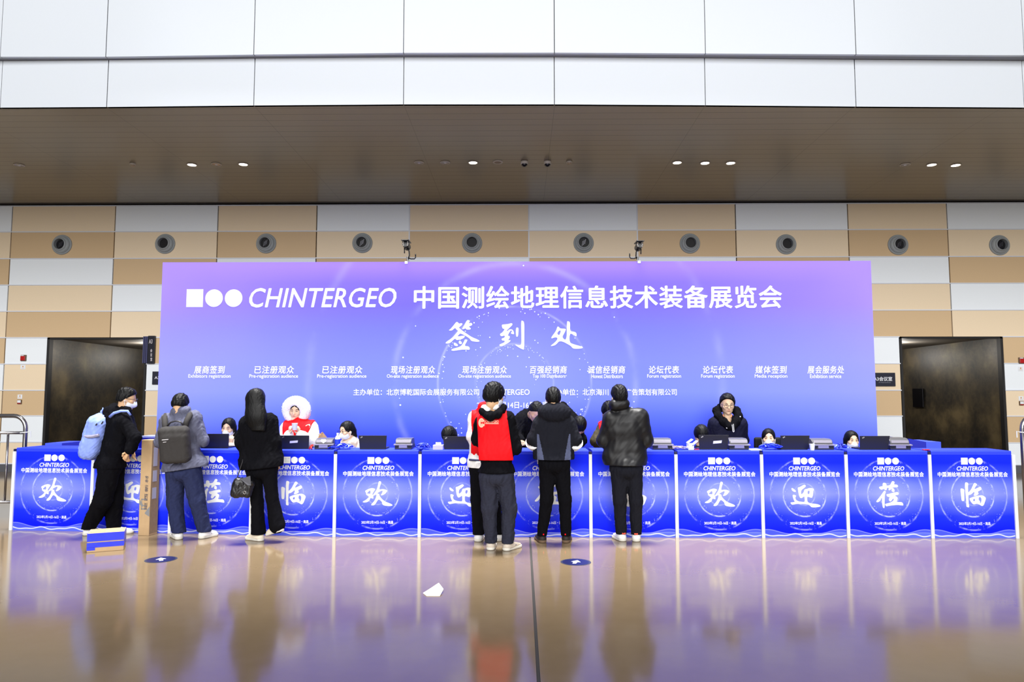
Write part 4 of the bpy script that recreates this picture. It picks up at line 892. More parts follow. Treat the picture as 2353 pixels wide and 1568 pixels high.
# floor stickers
st_m = mat('sticker_navy', (18, 23, 70), .35, .5, noise=.15); st_r = mat('sticker_rim', (50, 53, 70), .4, .5)
for px, py, ang, lb in ((370, 1286.5, .5, 'round navy floor sticker with a white arrow in front of the grey blazer man'), (1323, 1292.5, -.3, 'round navy floor sticker with a white arrow right of the floor joint')):
    c = atz(px, py); R = .145*(c[1]/6.9)*1.0; t = thing('floor_sticker', lb, 'floor sticker', (c[0], c[1], 0), ang, 'round arrow stickers on the floor')
    m = MB(); m.lathe([(.15, 0), (.15, .0015), (.001, .0016)], (0, 0, 0), (0, 0, 1), 44); part('disc', m, st_r, t, local=True)
    m = MB(); m.lathe([(.132, .0017), (.132, .0024), (.001, .0025)], (0, 0, 0), (0, 0, 1), 44); part('blue_field', m, st_m, t, local=True)
    m = MB(); m.add([(-.018, -.07, .003), (.018, -.07, .003), (.018, .0, .003), (.05, .0, .003), (0, .08, .003), (-.05, 0, .003), (-.018, 0, .003)], [(0, 1, 2, 6), (3, 4, 5)]); part('arrow', m, white_p, t, local=True)
c = atz(998, 1365); t = thing('paper_scrap', 'crumpled scrap of white paper on the floor left of the joint', 'paper', (c[0], c[1], 0))
m = MB(); g = [atz(x, y)-c for x, y in ((972, 1365), (985, 1362), (1008, 1355), (1019, 1361), (1011, 1371), (980, 1371))]; hz_ = [.003, .02, .05, .02, .002, .002]
vs = [V(p[0], p[1], z) for p, z in zip(g, hz_)]; vs2 = [v+V(0, .003, .004) for v in vs]; cen = V(0, 0, .018)
m.add(vs+[cen]+vs2+[cen+V(0, 0, .004)], [(i, (i+1) % 6, 6) for i in range(6)]+[(7+(i+1) % 6, 7+i, 13) for i in range(6)]+[(i, 7+i, 7+(i+1) % 6, (i+1) % 6) for i in range(6)]); part('sheet', m, mat('scrap_paper', (238, 230, 222), .7), t, local=True)
# bullet cameras clamped on top of the banner
cam_b = mat('camera_black', (16, 16, 20), .35, .4); led = mat('camera_led', (210, 200, 190), .2, .6); chrome = mat('clamp_chrome', (170, 170, 172), .25, .5, metal=.9)
def bullet(px, py, sg, lb):
    D = DB+.07; p = aty(px, py, D); bz = BT; x0 = aty(px+(6 if sg > 0 else -6)*-0+5*sg*.5, 600, D)[0]; k = DB/FPX
    t = thing('bullet_camera', lb, 'security camera', (p[0], D, bz), 0, 'bullet cameras clamped on top of the banner')
    h = p[2]-bz; bx = .03*sg
    m = MB(); m.lathe([(.0, -.09), (.05, -.09), (.052, -.06), (.052, .09), (.044, .10), (.001, .10)], (0, 0, h), (0, 1, -.12), 24); part('camera_body', m, cam_b, t, local=True)
    m = MB(); m.prism([(-.16, h+.042), (-.15, h+.056), (.1, h+.062), (.1, h+.048)], -.058, .058); part('sun_shield', m, cam_b, t, local=True, bevel=.006)
    m = MB()
    for xx in (-.03, .03):
        for q in (-.025, .0, .022): m.lathe([(.007, 0), (.007, .003), (.001, .004)], (xx*(1.0 if q else 1.15), -.094, h+q+.008), (0, -1, 0), 10)
    part('led', m, led, t, local=True)
    m = MB(); m.tube([(-.03*sg, 0, h-.04), (-.028*sg, 0, h-.12)], .008, 8); m.tube([(.02*sg, 0, h-.04), (.04*sg, 0, h-.09), (.045*sg, .0, h-.15), (.03*sg, 0, .06), (.02*sg, .0, .014)], .010, 8); part('bracket', m, cam_b, t, local=True, smooth=True)
    m = MB(); m.tube([(.03*sg, -.01, .07), (.07*sg, -.01, .055), (.12*sg, -.01, .055), (.138*sg, -.01, .075), (.138*sg, -.01, .13)], .009, 8); part('cable', m, cam_b, t, local=True, smooth=True)
    m = MB(); m.tube([(.012*sg, -.012, .09), (.02*sg, -.012, .04), (.03*sg, -.01, .014)], .011, 8); m.box((.012*sg-.02, -.086, -.03), (.012*sg+.02, -.071, .006)); m.box((.012*sg-.02, .071, -.03), (.012*sg+.02, .086, .006)); m.box((.012*sg-.02, -.08, .001), (.012*sg+.02, .08, .007)); part('clamp', m, chrome, t, local=True)
bullet(934, 564, 1, 'black bullet camera clamped on the banner top above the word GEO')
bullet(1468, 566, -1, 'black bullet camera clamped on the banner top right of its middle')
# ------------------------------------------------------------------ people
skin = mat('skin', (206, 166, 128), .55, .35, noise=.04); skin_l = mat('skin_light', (222, 188, 154), .5, .35, noise=.03)
hair_m = mat('hair_black', (8, 8, 10), .55, .2, noise=.2, nscale=90, bump=.2, bscale=120)
black = mat('cloth_black', (11, 11, 16), .9, .08, noise=.12); black2 = mat('cloth_charcoal', (25, 26, 34), .9, .1, noise=.1)
leather = mat('leather_black', (17, 17, 21), .48, .32, noise=.1); grey_bl = mat('blazer_grey', (92, 94, 114), .88, .1, noise=.12, nscale=200)
navy_tr = mat('trousers_navy', (40, 46, 78), .88, .1, noise=.1); slate = mat('trousers_slate', (44, 46, 60), .88, .1, noise=.1)
red = mat('vest_red', (226, 6, 20), .7, .2, noise=.04); white_c = mat('cloth_white', (232, 232, 234), .8, .2, noise=.03, bump=.15, bscale=40); fur_m = mat('fur_white', (242, 242, 246), .9, .1, noise=.05, bump=1.0, bscale=90)
navy_c = mat('coat_navy', (17, 18, 42), .8, .15, noise=.12); panel_g = mat('panel_greyblue', (78, 84, 112), .85, .15, noise=.1); beige_c = mat('hoodie_beige', (216, 202, 186), .85, .15, noise=.05, bump=.3, bscale=40)
olive = mat('sleeve_olive', (64, 58, 42), .8, .2, noise=.1); maskm = mat('mask_white', (222, 228, 246), .75, .15, noise=.02); strap_w = mat('strap_white', (235, 235, 240), .7)
shoe_w = mat('shoe_white', (228, 228, 228), .5, .3, noise=.03); shoe_c = mat('shoe_cream', (226, 214, 194), .55, .3, noise=.04); sole_w = mat('sole_white', (214, 210, 200), .6); shoe_b = mat('shoe_black', (38, 33, 30), .6, .25, noise=.2); sole_b = mat('sole_brown', (104, 84, 66), .7)
shoe_g = mat('shoe_greybeige', (196, 184, 170), .6, .25, noise=.1); eye_m = mat('eye_dark', (34, 26, 24), .3, .5); lip_m = mat('lips', (178, 96, 88), .5); glass_f = mat('glasses_frame', (40, 38, 42), .3, .5); bag_b = mat('bag_light_blue', (138, 160, 240), .7, .2, noise=.07, bump=.5, bscale=14)
bag_g = mat('bag_charcoal', (56, 54, 54), .8, .2, noise=.1, bump=.2, bscale=200); bag_k = mat('bag_black_leather', (20, 20, 24), .35, .5, noise=.15, bump=.3, bscale=60); stripe_n = mat('stripe_navy', (44, 48, 78), .8); logo_c = mat('vest_print', (236, 214, 186), .7); accent_o = mat('accent_orange', (226, 84, 60), .6)
def head(sd, c, B, s=1.0):
    L = lambda x, y, z: c+(V(x, y, z)*s)@B
    sd.ell(L(0, -.014, .028), V(.073, .092, .088)*s, B, k=.03); sd.ell(L(0, .018, -.022), V(.067, .074, .085)*s, B, k=.03); sd.ell(L(0, .034, -.076), V(.049, .044, .036)*s, B, k=.03)
    for q in (-1, 1):
        sd.ell(L(q*.03, .098, .012), V(.02, .016, .011)*s, B, k=.012, op='s')
        sd.ell(L(q*.074, -.006, -.012), V(.009, .02, .031)*s, B, k=.01); sd.rc(L(q*.048, .062, -.022), L(q*.04, .07, -.03), .016*s, .014*s, k=.02)
    sd.rc(L(0, .084, .010), L(0, .098, -.026), .008*s, .0122*s, k=.012); sd.ell(L(0, .085, -.056), V(.024, .011, .008)*s, B, k=.008); sd.ell(L(0, .076, -.098), V(.018, .014, .014)*s, B, k=.015)
    sd.rc(L(0, -.012, -.05), L(0, -.022, -.10), .048*s, .048*s, k=.03)
def hand(sd, w, d, pn, sv, curl=.5, s=1.0):
    """palm and five fingers from wrist w; d finger direction, pn palm normal (fingers close towards it), sv towards the thumb"""
    d, pn = unit(d), unit(pn); sv = unit(sv-d*(sv@d)); pe = w+d*.082*s
    sd.rc(w-d*.01, pe, .026*s, .037*s, k=.015, n=pn, q=.5)
    for i, (o, ln) in enumerate(((.029, .066), (.010, .076), (-.010, .071), (-.028, .055))):
        a = pe+sv*o*s-d*.006; f1 = unit(d+pn*curl*.6+sv*o*2); b = a+f1*ln*.5*s; f2 = unit(d+pn*(curl*1.7)); e = b+f2*ln*.52*s
        sd.rc(a, b, .0092*s, .0086*s, k=.006); sd.rc(b, e, .0086*s, .0074*s, k=.005)
    a = w+d*.026*s+sv*.026*s; b = a+unit(d*.7+sv*.75+pn*.25)*.036*s; e = b+unit(d+sv*.25+pn*curl*.7)*.03*s
    sd.rc(a, b, .0125*s, .0105*s, k=.012); sd.rc(b, e, .0105*s, .0085*s, k=.006)
def torso(sd, J, f, g=0.0, fat=1.0, q=.72):
    sl, sr, hl, hr = J['sl'], J['sr'], J['hl'], J['hr']; ms, mh = (sl+sr)/2, (hl+hr)/2; up = unit(ms-mh); la = unit(sr-sl); w = np.linalg.norm(sr-sl); hw = max(np.linalg.norm(hr-hl)/2, .06)
    sd.rc(sl-up*.02, sr-up*.02, .06+g, k=.05, n=f, q=.9)
    c = ms-up*.15; a = max(w/2-.105, .03); sd.rc(c-la*a, c+la*a, .128*fat+g, k=.06, n=f, q=q)
    c = ms*.42+mh*.58; a = max(w*.20, .03); sd.rc(c-la*a, c+la*a, .115*fat+g, k=.07, n=f, q=q+.03)
    sd.rc(mh-la*hw*.9+up*.04, mh+la*hw*.9+up*.04, .108*fat+g, k=.06, n=f, q=.82); sd.rc(ms+up*.035, ms-up*.05, .058+g, .10+g, k=.05, n=f, q=.8); sd.ell(mh-f*.028+up*.02, V(.142, .125, .12)+g, k=.05)
def limb(sd, a, b, c, r, k=.03): sd.rc(a, b, r[0], r[1], k=k); sd.rc(b, c, r[1], r[2], k=k*.7)
SD = ('l', 'r')
class Person:
    def __init__(s, label, D, hd, yaw, J, group=None, fig_h=None, seat=False, skin_m=None, hands=(), h=.0065, feet=None, hs=1.0, name='person'):
        s.D = D; s.f = rotm(yaw)[1]; s.la = rotm(yaw)[0]
        G_ = lambda p: aty(p[0], p[1], D+(p[2] if len(p) > 2 else 0)) if len(p) < 4 else np.array(p[:3], float)
        s.J = {k: G_(v) for k, v in J.items()}; s.hc = G_(hd[:3]); s.HB = rotm(*hd[3:6]); s.hs = hs
        J = s.J
        if seat:
            ms = s.hc+V(0, .05, -.25); lat = V(1, 0, 0)
            for k, sg in (('l', -1), ('r', 1)):
                J.setdefault('s'+k, ms+lat*.165*sg); J.setdefault('h'+k, V(s.hc[0]+sg*.09, D+.08, .47)); J.setdefault('k'+k, J['h'+k]+V(sg*.04, -.36, .02)); J.setdefault('a'+k, J['k'+k]*V(1, 1, 0)+V(0, .03, .08))
                J.setdefault('e'+k, J['s'+k]+V(sg*.05, -.08, -.24)); J.setdefault('w'+k, J['e'+k]+V(-sg*.06, -.22, .10))
        else:
            for k, sg in (('l', -1), ('r', 1)):
                if 'a'+k not in J: J['a'+k] = V(J['h'+k][0]+.02*sg, J['h'+k][1], .09)
                if 'k'+k not in J: J['k'+k] = (J['h'+k]+J['a'+k])/2+s.f*.02
        s.foot = {'l': s.f, 'r': s.f}
        if feet:
            for k, (a, b) in zip(SD, feet):
                a = atz(*a) if len(a) == 2 else np.array(a); b = atz(*b) if len(b) == 2 else np.array(b); u = unit(b-a); s.foot[k] = u; J['a'+k] = a+u*.062+np.cross(u, unit(np.cross(V(0, 0, 1), u)))*.088
        base = (J['al']+J['ar'])/2; s.root = thing(name, label, 'person', (base[0], base[1], 0), 0, group)
        sd = S(h, .02); head(sd, s.hc, s.HB, hs); nk = s.hc+(V(0, -.022, -.06)*hs)@s.HB
        ms = (J['sl']+J['sr'])/2; sd.rc(nk, ms+V(0, 0, .01), .047, .058, k=.03); torso(sd, J, s.f, -.036)
        for k in SD:
            limb(sd, J['s'+k], J['e'+k], J['w'+k], (.045, .037, .028)); limb(sd, J['h'+k], J['k'+k], J['a'+k], (.07, .047, .034))
            ft = J['a'+k]-V(0, 0, .042); sd.rc(J['a'+k], ft, .030, .028); sd.rc(ft, ft+s.foot[k]*.12, .026, .018)
        done = set()
        for k, d, pn, sv, cu in hands: hand(sd, J['w'+k], V(*d), V(*pn), V(*sv), cu); done.add(k)
        for k in SD:
            if k not in done:
                d = unit(J['w'+k]-J['e'+k]); pn = V(0, 0, -1) if abs(d[2]) < .8 else V(*s.f); hand(sd, J['w'+k]+d*.01, d, pn, s.la*(1 if k == 'l' else -1), .45)
        s.sk = skin_m or skin; s.body = solid('body', sd, s.sk, s.root)
    def L(s, x, y, z): return s.hc+(V(x, y, z)*s.hs)@s.HB
    def top(s, m, g=.02, ag=None, hem=None, hem_n=None, sleeves=True, fat=1.0, q=.72, extra=None, wr=.004, nm='jacket', mats2=None, label=None, h=.0075, sub=None, fr=13, cuts=()):
        ag = g if ag is None else ag; sd = S(h, .025); torso(sd, s.J, s.f, g, fat, q)
        if sleeves:
            for k in SD: limb(sd, s.J['s'+k], s.J['e'+k], s.J['w'+k]-unit(s.J['w'+k]-s.J['e'+k])*.01, (.056+ag, .047+ag, .037+ag*.8), k=.035)
        if extra: extra(sd)
        if sub: sub(sd)
        if wr: sd.wrinkle(wr, fr)
        if hem is not None:
            pt = aty((hem[0]), hem[1], s.D) if len(hem) == 2 else np.array(hem[:3], float); sd.cut(pt, V(*(hem_n or (0, 0, -1))))
        for a, b in cuts: sd.cut(a, b)
        return solid(nm, sd, m, s.root, label, mats2)
    def trousers(s, m, g=.016, waist=None, r=(.088, .066, .05), extra=None, label=None, ank=.0, wr=.004):
        sd = S(.0075, .03); mh = (s.J['hl']+s.J['hr'])/2
        sd.rc(s.J['hl']+V(0, 0, .05), s.J['hr']+V(0, 0, .05), .094+g*.6, k=.05, n=s.f, q=.85); sd.ell((s.J['hl']+s.J['hr'])/2-s.f*.03, V(.135, .115, .10), k=.05)
        for k in SD: limb(sd, s.J['h'+k], s.J['k'+k], s.J['a'+k]+V(0, 0, ank), tuple(x+g for x in r), k=.035)
        if extra: extra(sd)
        if wr: sd.wrinkle(wr, 11)
        sd.cut(mh+V(0, 0, .13) if waist is None else waist, V(0, 0, 1)); zf = .072; sd.cut(V(0, 0, zf), V(0, 0, -1))
        return solid('trousers', sd, m, s.root, label)
    def shoe(s, heel, toe, m, ms_, lift=None, ln=.285, det=None, label=None):
        a, b = (atz(*heel), atz(*toe)) if lift is None else lift
        u = unit((b-a)); n_ = unit(np.cross(V(0, 0, 1), u)); up = np.cross(u, n_); p = lambda x, z, y=0.0: a+u*x*ln/.285+up*z+n_*y
        sd = S(.005, .02); sd.rc(p(.05, .03), p(.10, .036), .043, .041, k=.03); sd.rc(p(.10, .036), p(.235, .028), .042, .036, k=.03); sd.rc(p(.055, .05), p(.075, .095), .04, .042, k=.03); sd.rc(p(.09, .08), p(.19, .045), .036, .03, k=.03)
        sd.cut(p(0, .026), -up); sd.cut(p(0, .112), up+u*.25)
        sh = solid('shoe', sd, m, s.root, label)
        sd = S(.005, .015); sd.rc(p(.046, .02), p(.11, .02), .046, .042, k=.02); sd.rc(p(.11, .02), p(.238, .02), .042, .044, k=.02); sd.cut(p(0, .001), -up); sd.cut(p(0, .030), up); solid('sole', sd, ms_, sh)
        if det is not None:
            mb = MB()
            for sg in (-1, 1): mb.add([p(x, z, sg*y) for x, z, y in ((.10, .035, .046), (.135, .085, .026), (.15, .08, .03), (.125, .035, .046))], [(0, 1, 2, 3)]); mb.add([p(x, z, sg*y) for x, z, y in ((.075, .06, .044), (.16, .05, .042), (.16, .042, .044), (.075, .05, .046))], [(0, 1, 2, 3)])
            mb.obox(p(.012, .085), u*.004, n_*.016, up*.012); part('shoe_stripe', mb, det, sh)
        return sh
    def hair(s, style='short', vol=.008, low=-.07, m=None, extra=None, plane=None, face=(0, .092, -.03, .060, .062, .086)):
        sd = S(.0055, .018); hs = s.hs
        sd.ell(s.L(0, -.014, .032), V(.080+vol, .099+vol, .092+vol)*hs, s.HB); sd.ell(s.L(0, -.035, -.015), V(.074+vol*.7, .075+vol, .08)*hs, s.HB, k=.03)
        if style == 'long':
            for q in (-1, 1): sd.rc(s.L(q*.062, -.02, .0), s.L(q*.075, -.03, -.16), .035*hs, .03*hs, k=.03)
        if extra: extra(sd)
        if style == 'short':
            p0, n0 = plane or ((0, .062, .076), (0, .82, -.57)); sd.cut(s.L(*p0), V(*n0)@s.HB)
        else: sd.ell(s.L(*face[:3]), V(*face[3:])*hs, s.HB, k=.012, op='s')
        sd.wrinkle(.0034 if style == 'short' else .0018, 24)
        if low is not None: sd.cut(s.L(0, 0, low), -s.HB[2])
        return solid('hair', sd, m or hair_m, s.root)
    def mask(s, m=None, ears=True):
        sd = S(.005, .012); sd.ell(s.L(0, .022, -.055), V(.071, .083, .062)*s.hs, s.HB); sd.rc(s.L(0, .094, -.018), s.L(0, .103, -.05), .017, .021, k=.03)
        sd.cut(s.L(0, .022, 0), -s.HB[1]); sd.cut(s.L(0, .09, -.008), (s.HB[2]*.95+s.HB[1]*.1)); sd.cut(s.L(0, 0, -.115), -s.HB[2])
        o = solid('face_mask', sd, m or maskm, s.root)
        if ears:
            mb = MB()
            for q in (-1, 1):
                for z in (-.02, -.09): mb.tube([s.L(q*.066, .03, z), s.L(q*.078, .01, z*.6-.01), s.L(q*.085, -.012, -.015)], .0028, 6)
            part('ear_loop', mb, strap_w, o)
        return o
    def face(s, closed=False, lips=True, glasses=False, brows=True):
        for q in (-1, 1):
            mb = MB(); pts = [s.L(q*.03+x, .0835-abs(x)*.25, .010-.004*(abs(x)/.014)**2*(-1 if closed else 1)) for x in (-.015, -.008, 0, .008, .015)]; mb.tube(pts, [.0015, .003, .0042 if not closed else .003, .003, .0015], 8); part('eye', mb, eye_m, s.root)
            if brows:
                mb = MB(); pts = [s.L(q*(.018+x), .0865-x*.35, .030+.006*math.sin(x*70)) for x in (0, .01, .02, .03)]; mb.tube(pts, [.0015, .003, .003, .0012], 8); part('eyebrow', mb, hair_m, s.root)
        if lips:
            mb = MB(); mb.tube([s.L(x, .0955-abs(x)*.3, -.056+.003*(x/.02)**2) for x in (-.021, -.01, 0, .01, .021)], [.001, .0042, .005, .0042, .001], 8); part('lips', mb, lip_m, s.root)
        if glasses: s.glasses()
    def glasses(s):
        mb = MB()
        for q in (-1, 1):
            mb.tube([s.L(q*.034+.025*math.cos(a), .101, .006+.019*math.sin(a)) for a in np.linspace(0, 2*math.pi, 17)], .0022, 6, cap=False); mb.tube([s.L(q*.058, .1, .01), s.L(q*.075, .07, .012), s.L(q*.08, -.005, .004)], .0024, 6)
        mb.tube([s.L(-.01, .102, .01), s.L(.01, .102, .01)], .0022, 6); return part('glasses', mb, glass_f, s.root)
    def vest(s, m, g=.036, hem=None, extra=None, sub=None, nm='vest', mats2=None, wr=.004, sides=()):
        sd = S(.0075, .03); torso(sd, s.J, s.f, g)
        if extra: extra(sd)
        for a_, b_, sg_ in sides: A_, B_ = aty(*a_, s.D), aty(*b_, s.D); d_ = unit(B_-A_); sd.cut(A_, V(-d_[2], 0, d_[0])*sg_*(1 if d_[2] < 0 else -1))
        if sub: sub(sd)
        if wr: sd.wrinkle(wr, 11)
        if hem is not None: sd.cut(aty(*hem, s.D), V(0, 0, -1))
        return solid(nm, sd, m, s.root, None, mats2)
def drape(mb, o, gap=.003):
    from mathutils import Vector
    from mathutils.bvhtree import BVHTree
    l = wloc(o); bv = BVHTree.FromPolygons([tuple(np.array(v.co)+l) for v in o.data.vertices], [tuple(p.vertices) for p in o.data.polygons])
    for i, (x, y, z) in enumerate(mb.v):
        h = bv.ray_cast(Vector((x, y-1.0, z)), Vector((0, 1, 0)))[0]
        if h is not None: mb.v[i] = (x, h[1]-gap, z)
def px(s, x, y, dy=0.0): return aty(x, y, s.D+dy)
Person.px = px
# ---- man with light blue backpack, seen from his right side
F = Person('man in black hooded jacket and black trousers with a light blue backpack, facing right', 8.42, (292, 917, 0, 72, -14, 0), 62,
  dict(sr=(284, 968, -.16), sl=(291, 966, .12), er=(309, 1006, -.2), wr=(298, 1036, -.24), el=(305, 1006, .1), wl=(306, 1030, .10), hr=(253, 1076, -.09), hl=(262, 1074, .09), kr=(236, 1150, -.08), kl=(262, 1152, .1)), feet=(((246, 1229), (280, 1227)), ((189, 1231), (226, 1229))), hands=(('r', (-.5, .1, -.8), (.7, .4, 0), (0, -.4, .5), .6),))
F.top(black, .03, .024, hem=(250, 1075), extra=lambda sd: (sd.rc(F.px(262, 962), F.px(255, 1040), .12, .11, k=.08), sd.rc(F.px(250, 945, -.02), F.px(290, 944, -.05), .058, .055, k=.04), sd.rc(F.px(262, 938, .05), F.px(292, 946, .06), .06, .05, k=.04)), nm='hooded_jacket', wr=.005)
F.trousers(black, .022, r=(.094, .078, .055), wr=.006)
F.hair('short', .006, -.045, plane=((0, .05, .05), (0, .70, -.7)), extra=lambda sd: sd.ell(F.L(0, -.01, .097), V(.062, .072, .03), F.HB, k=.03)); F.mask(); F.glasses()
F.shoe((189, 1231), (226, 1229), shoe_w, sole_w); F.shoe((246, 1229), (280, 1227), shoe_w, sole_w)
t = thing('backpack', 'light blue backpack worn by the man in the black hooded jacket', 'backpack', F.px(222, 1058, -.05))
Bq = rotm(68, 0, 0); ax = unit(F.px(243, 950)-F.px(214, 1056)); rr_ = unit(np.cross(ax, V(0, 1, 0))); Bq = np.array([-rr_, V(0, 1, 0), ax]) if rr_[0] < 0 else np.array([rr_, V(0, 1, 0), ax])
sd = S(.007, .05); c0 = F.px(223, 1002, -.03); sd.rbox(c0, (.115, .155, .235), Bq, r=.085); sd.rbox(F.px(212, 1030, -.04), (.10, .15, .13), Bq, r=.08, k=.03); sd.rc(F.px(230, 966, -.03), F.px(247, 962, -.03), .07, .06, k=.07); sd.wrinkle(.006, 9)
bp = solid('bag_body', sd, bag_b, t)
mb = MB(); mb.tube([F.px(253, 958, -.13), F.px(262, 950, -.17), F.px(278, 945, -.2), F.px(293, 945, -.2), F.px(300, 955, -.18)], [.018, .017, .016, .015, .012], 10); part('shoulder_strap', mb, bag_b, t, smooth=True)
mb = MB(); mb.tube([F.px(232, 960, -.03), F.px(233, 945, -.03), F.px(236, 938, -.03), F.px(239, 948, -.03), F.px(238, 960, -.03)], [.012, .012, .009, .012, .014], 8); part('carry_loop', mb, bag_b, t, smooth=True)
mb = MB()
for a_, b_ in (((233, 975), (237, 969)), ((220, 978), (223, 974))): mb.tube([F.px(*a_, -.215), F.px(*b_, -.215)], .008, 8)
part('zip_puller', mb, glass_f, t)
mb = MB(); mb.tube([F.px(194, 1002, -.16), F.px(203, 1004, -.19), F.px(214, 1003, -.2), F.px(227, 1000, -.2)], [.018, .02, .02, .018], 6); part('reflective_band', mb, mat('band_grey', (150, 148, 176), .5), t)
# ---- man in grey blazer with dark backpack
F = Person('man in grey blazer and navy trousers seen from behind, wearing a charcoal backpack', 8.3, (415, 930, .02, 4, -24, 0), 0,
  dict(sl=(385, 966), sr=(446, 959), el=(369, 1016, .03), er=(466, 1013, .03), wl=(380, 1028, .2), wr=(452, 1016, .22), hl=(404, 1088), hr=(440, 1086), kl=(402, 1155, .02), kr=(453, 1152, .0)), feet=(((414, 1241), (392, 1231)), ((458, 1239), (500, 1231))), hands=(('l', (.2, 1, .15), (0, .1, -1), (1, 0, 0), .4), ('r', (-.3, 1, .1), (0, .1, -1), (-1, 0, 0), .4)))
hn = unit(V(16, 0, -105))
F.top(grey_bl, .026, .022, hem=(427, 1078), hem_n=tuple(hn), extra=lambda sd: (sd.rc(F.px(400, 1075), F.px(452, 1070), .12, .13, k=.08, n=V(0, 1, 0), q=.75), sd.rc(F.px(404, 947, -.03), F.px(428, 944, -.03), .058, .055, k=.025)), nm='blazer', wr=.006)
F.trousers(navy_tr, .018, r=(.092, .072, .058), wr=.006); F.hair('short', .008, -.05, plane=((0, .06, .055), (0, .74, -.66))); F.mask()
F.shoe((414, 1241), (392, 1231), shoe_w, sole_w, det=glass_f); F.shoe((458, 1239), (500, 1231), shoe_w, sole_w, det=glass_f, ln=.235)
t = thing('backpack', 'charcoal grey backpack worn by the man in the grey blazer', 'backpack', F.px(402, 1066, -.2))
Bq = rotm(0, 6, 3); sd = S(.007, .03); sd.rbox(F.px(402, 1022, -.225), (.168, .075, .205), Bq, r=.06); sd.rbox(F.px(402, 1030, -.26), (.14, .05, .16), Bq, r=.045, k=.04); sd.wrinkle(.002, 10); solid('bag_body', sd, bag_g, t)
for pts in ([(381, 1000, -.16), (379, 975, -.13), (378, 962, -.09), (381, 955, .0)], [(424, 985, -.16), (430, 966, -.13), (436, 955, -.09), (440, 950, .0)]):
    mb = MB(); q = [F.px(*p) for p in pts]; mb.tube(q, .033, 8); part('shoulder_strap', mb, bag_g, t, smooth=True)
mb = MB(); mb.tube([F.px(384, 980, -.2), F.px(392, 971, -.2), F.px(404, 968, -.2), F.px(415, 970, -.2), F.px(421, 978, -.2)], .009, 8); part('carry_handle', mb, glass_f, t, smooth=True)
mb = MB(); mb.obox(F.px(379.5, 1011, -.335), V(.036, 0, .003), V(0, .003, 0), V(0, 0, .004)); mb.obox(F.px(378.5, 1016.5, -.335), V(.018, 0, .002), V(0, .003, 0), V(0, 0, .003)); part('silver_tag', mb, mat('tag_silver', (206, 204, 210), .4), t)
mb = MB(); mb.tube([F.px(373, 1014, -.31), F.px(390, 1017, -.318), F.px(408, 1015, -.32), F.px(420, 1005, -.31)], .004, 6); part('pocket_zip', mb, glass_f, t)
# ---- woman with long black hair
F = Person('woman with long black hair in black coat and flared trousers, a handbag on her arm', 8.17, (591, 919, 0, 8, -8, 0), 0,
  dict(sl=(568, 972), sr=(619, 966), el=(554, 1016, .02), wl=(563, 1040, .08), er=(632, 1016, .0), wr=(634, 1052, .04), hl=(584, 1082), hr=(618, 1080), kl=(591, 1150, .03), kr=(625, 1142, -.02)), feet=(((604, 1244), (561, 1239)), (tuple(aty(650, 1221, 8.10)), tuple(aty(612, 1233, 8.2)))), hands=(('l', (-.5, .1, -.9), (.6, .2, 0), (-.2, -.6, 0), .5),))
F.top(black, .032, .024, hem=(600, 1076), hem_n=(.1, 0, -1), extra=lambda sd: (sd.rc(F.px(575, 1060), F.px(622, 1060), .12, .13, k=.1, n=V(0, 1, 0), q=.8)), nm='coat', wr=.006)
F.trousers(black, .008, r=(.084, .058, .056), wr=.004, extra=lambda sd: (sd.rc(F.J['kl'], F.J['al']+V(-.005, 0, -.03), .060, .082, k=.02), sd.rc(F.J['kr'], F.J['ar']+V(.0, 0, -.01), .060, .088, k=.02)))
F.hair('long', .008, -.36, extra=lambda sd: (sd.rc(F.L(0, -.06, .0), F.px(588, 960, -.11), .10, .115, k=.05, n=V(0, 1, 0), q=.6), sd.rc(F.px(588, 955, -.1), F.px(594, 985, -.12), .11, .08, k=.05, n=V(0, 1, 0), q=.5)))
F.shoe((604, 1244), (561, 1239), shoe_c, sole_w, ln=.25); a = aty(650, 1221, 8.10); b = aty(612, 1233, 8.2); F.shoe(None, None, shoe_c, sole_w, lift=(a, b), ln=.24)
t = thing('handbag', 'black leather handbag on a thin chain strap beside the long-haired woman', 'handbag', F.px(556, 1146, -.05))
Bq = rotm(-35, 0, 0); sd = S(.006, .03); sd.rbox(F.px(559, 1121, -.15), (.105, .06, .10), rotm(-12, 0, -12), r=.04); sd.rbox(F.px(545, 1123, -.14), (.05, .075, .10), rotm(-12, 0, -8), r=.04, k=.04); sd.wrinkle(.004, 16); solid('bag_body', sd, bag_k, t)
mb = MB(); mb.add([F.px(552, 1101, -.24), F.px(575, 1094, -.235), F.px(577, 1116, -.25), F.px(569, 1116, -.257)], [(0, 1, 2, 3)]); mb.add([F.px(552, 1101, -.235), F.px(575, 1094, -.23), F.px(577, 1116, -.245), F.px(569, 1116, -.252)], [(3, 2, 1, 0)]); part('bag_flap', mb, mat('bag_flap_grey', (58, 58, 66), .45, .4), t)
mb = MB(); mb.tube([F.px(544, 1102, -.14), F.px(551, 1080, -.13), F.px(557, 1062, -.12), F.px(560, 1046, -.06)], .006, 8); part('chain_strap', mb, glass_f, t)
mb = MB(); mb.tube([F.px(562+2.4*math.cos(a), 1132.5+3.6*math.sin(a), -.25) for a in np.linspace(0, 2*math.pi, 13)], .0025, 6, cap=False); part('metal_ring', mb, mat('ring_silver', (190, 186, 184), .3, metal=.7), t)
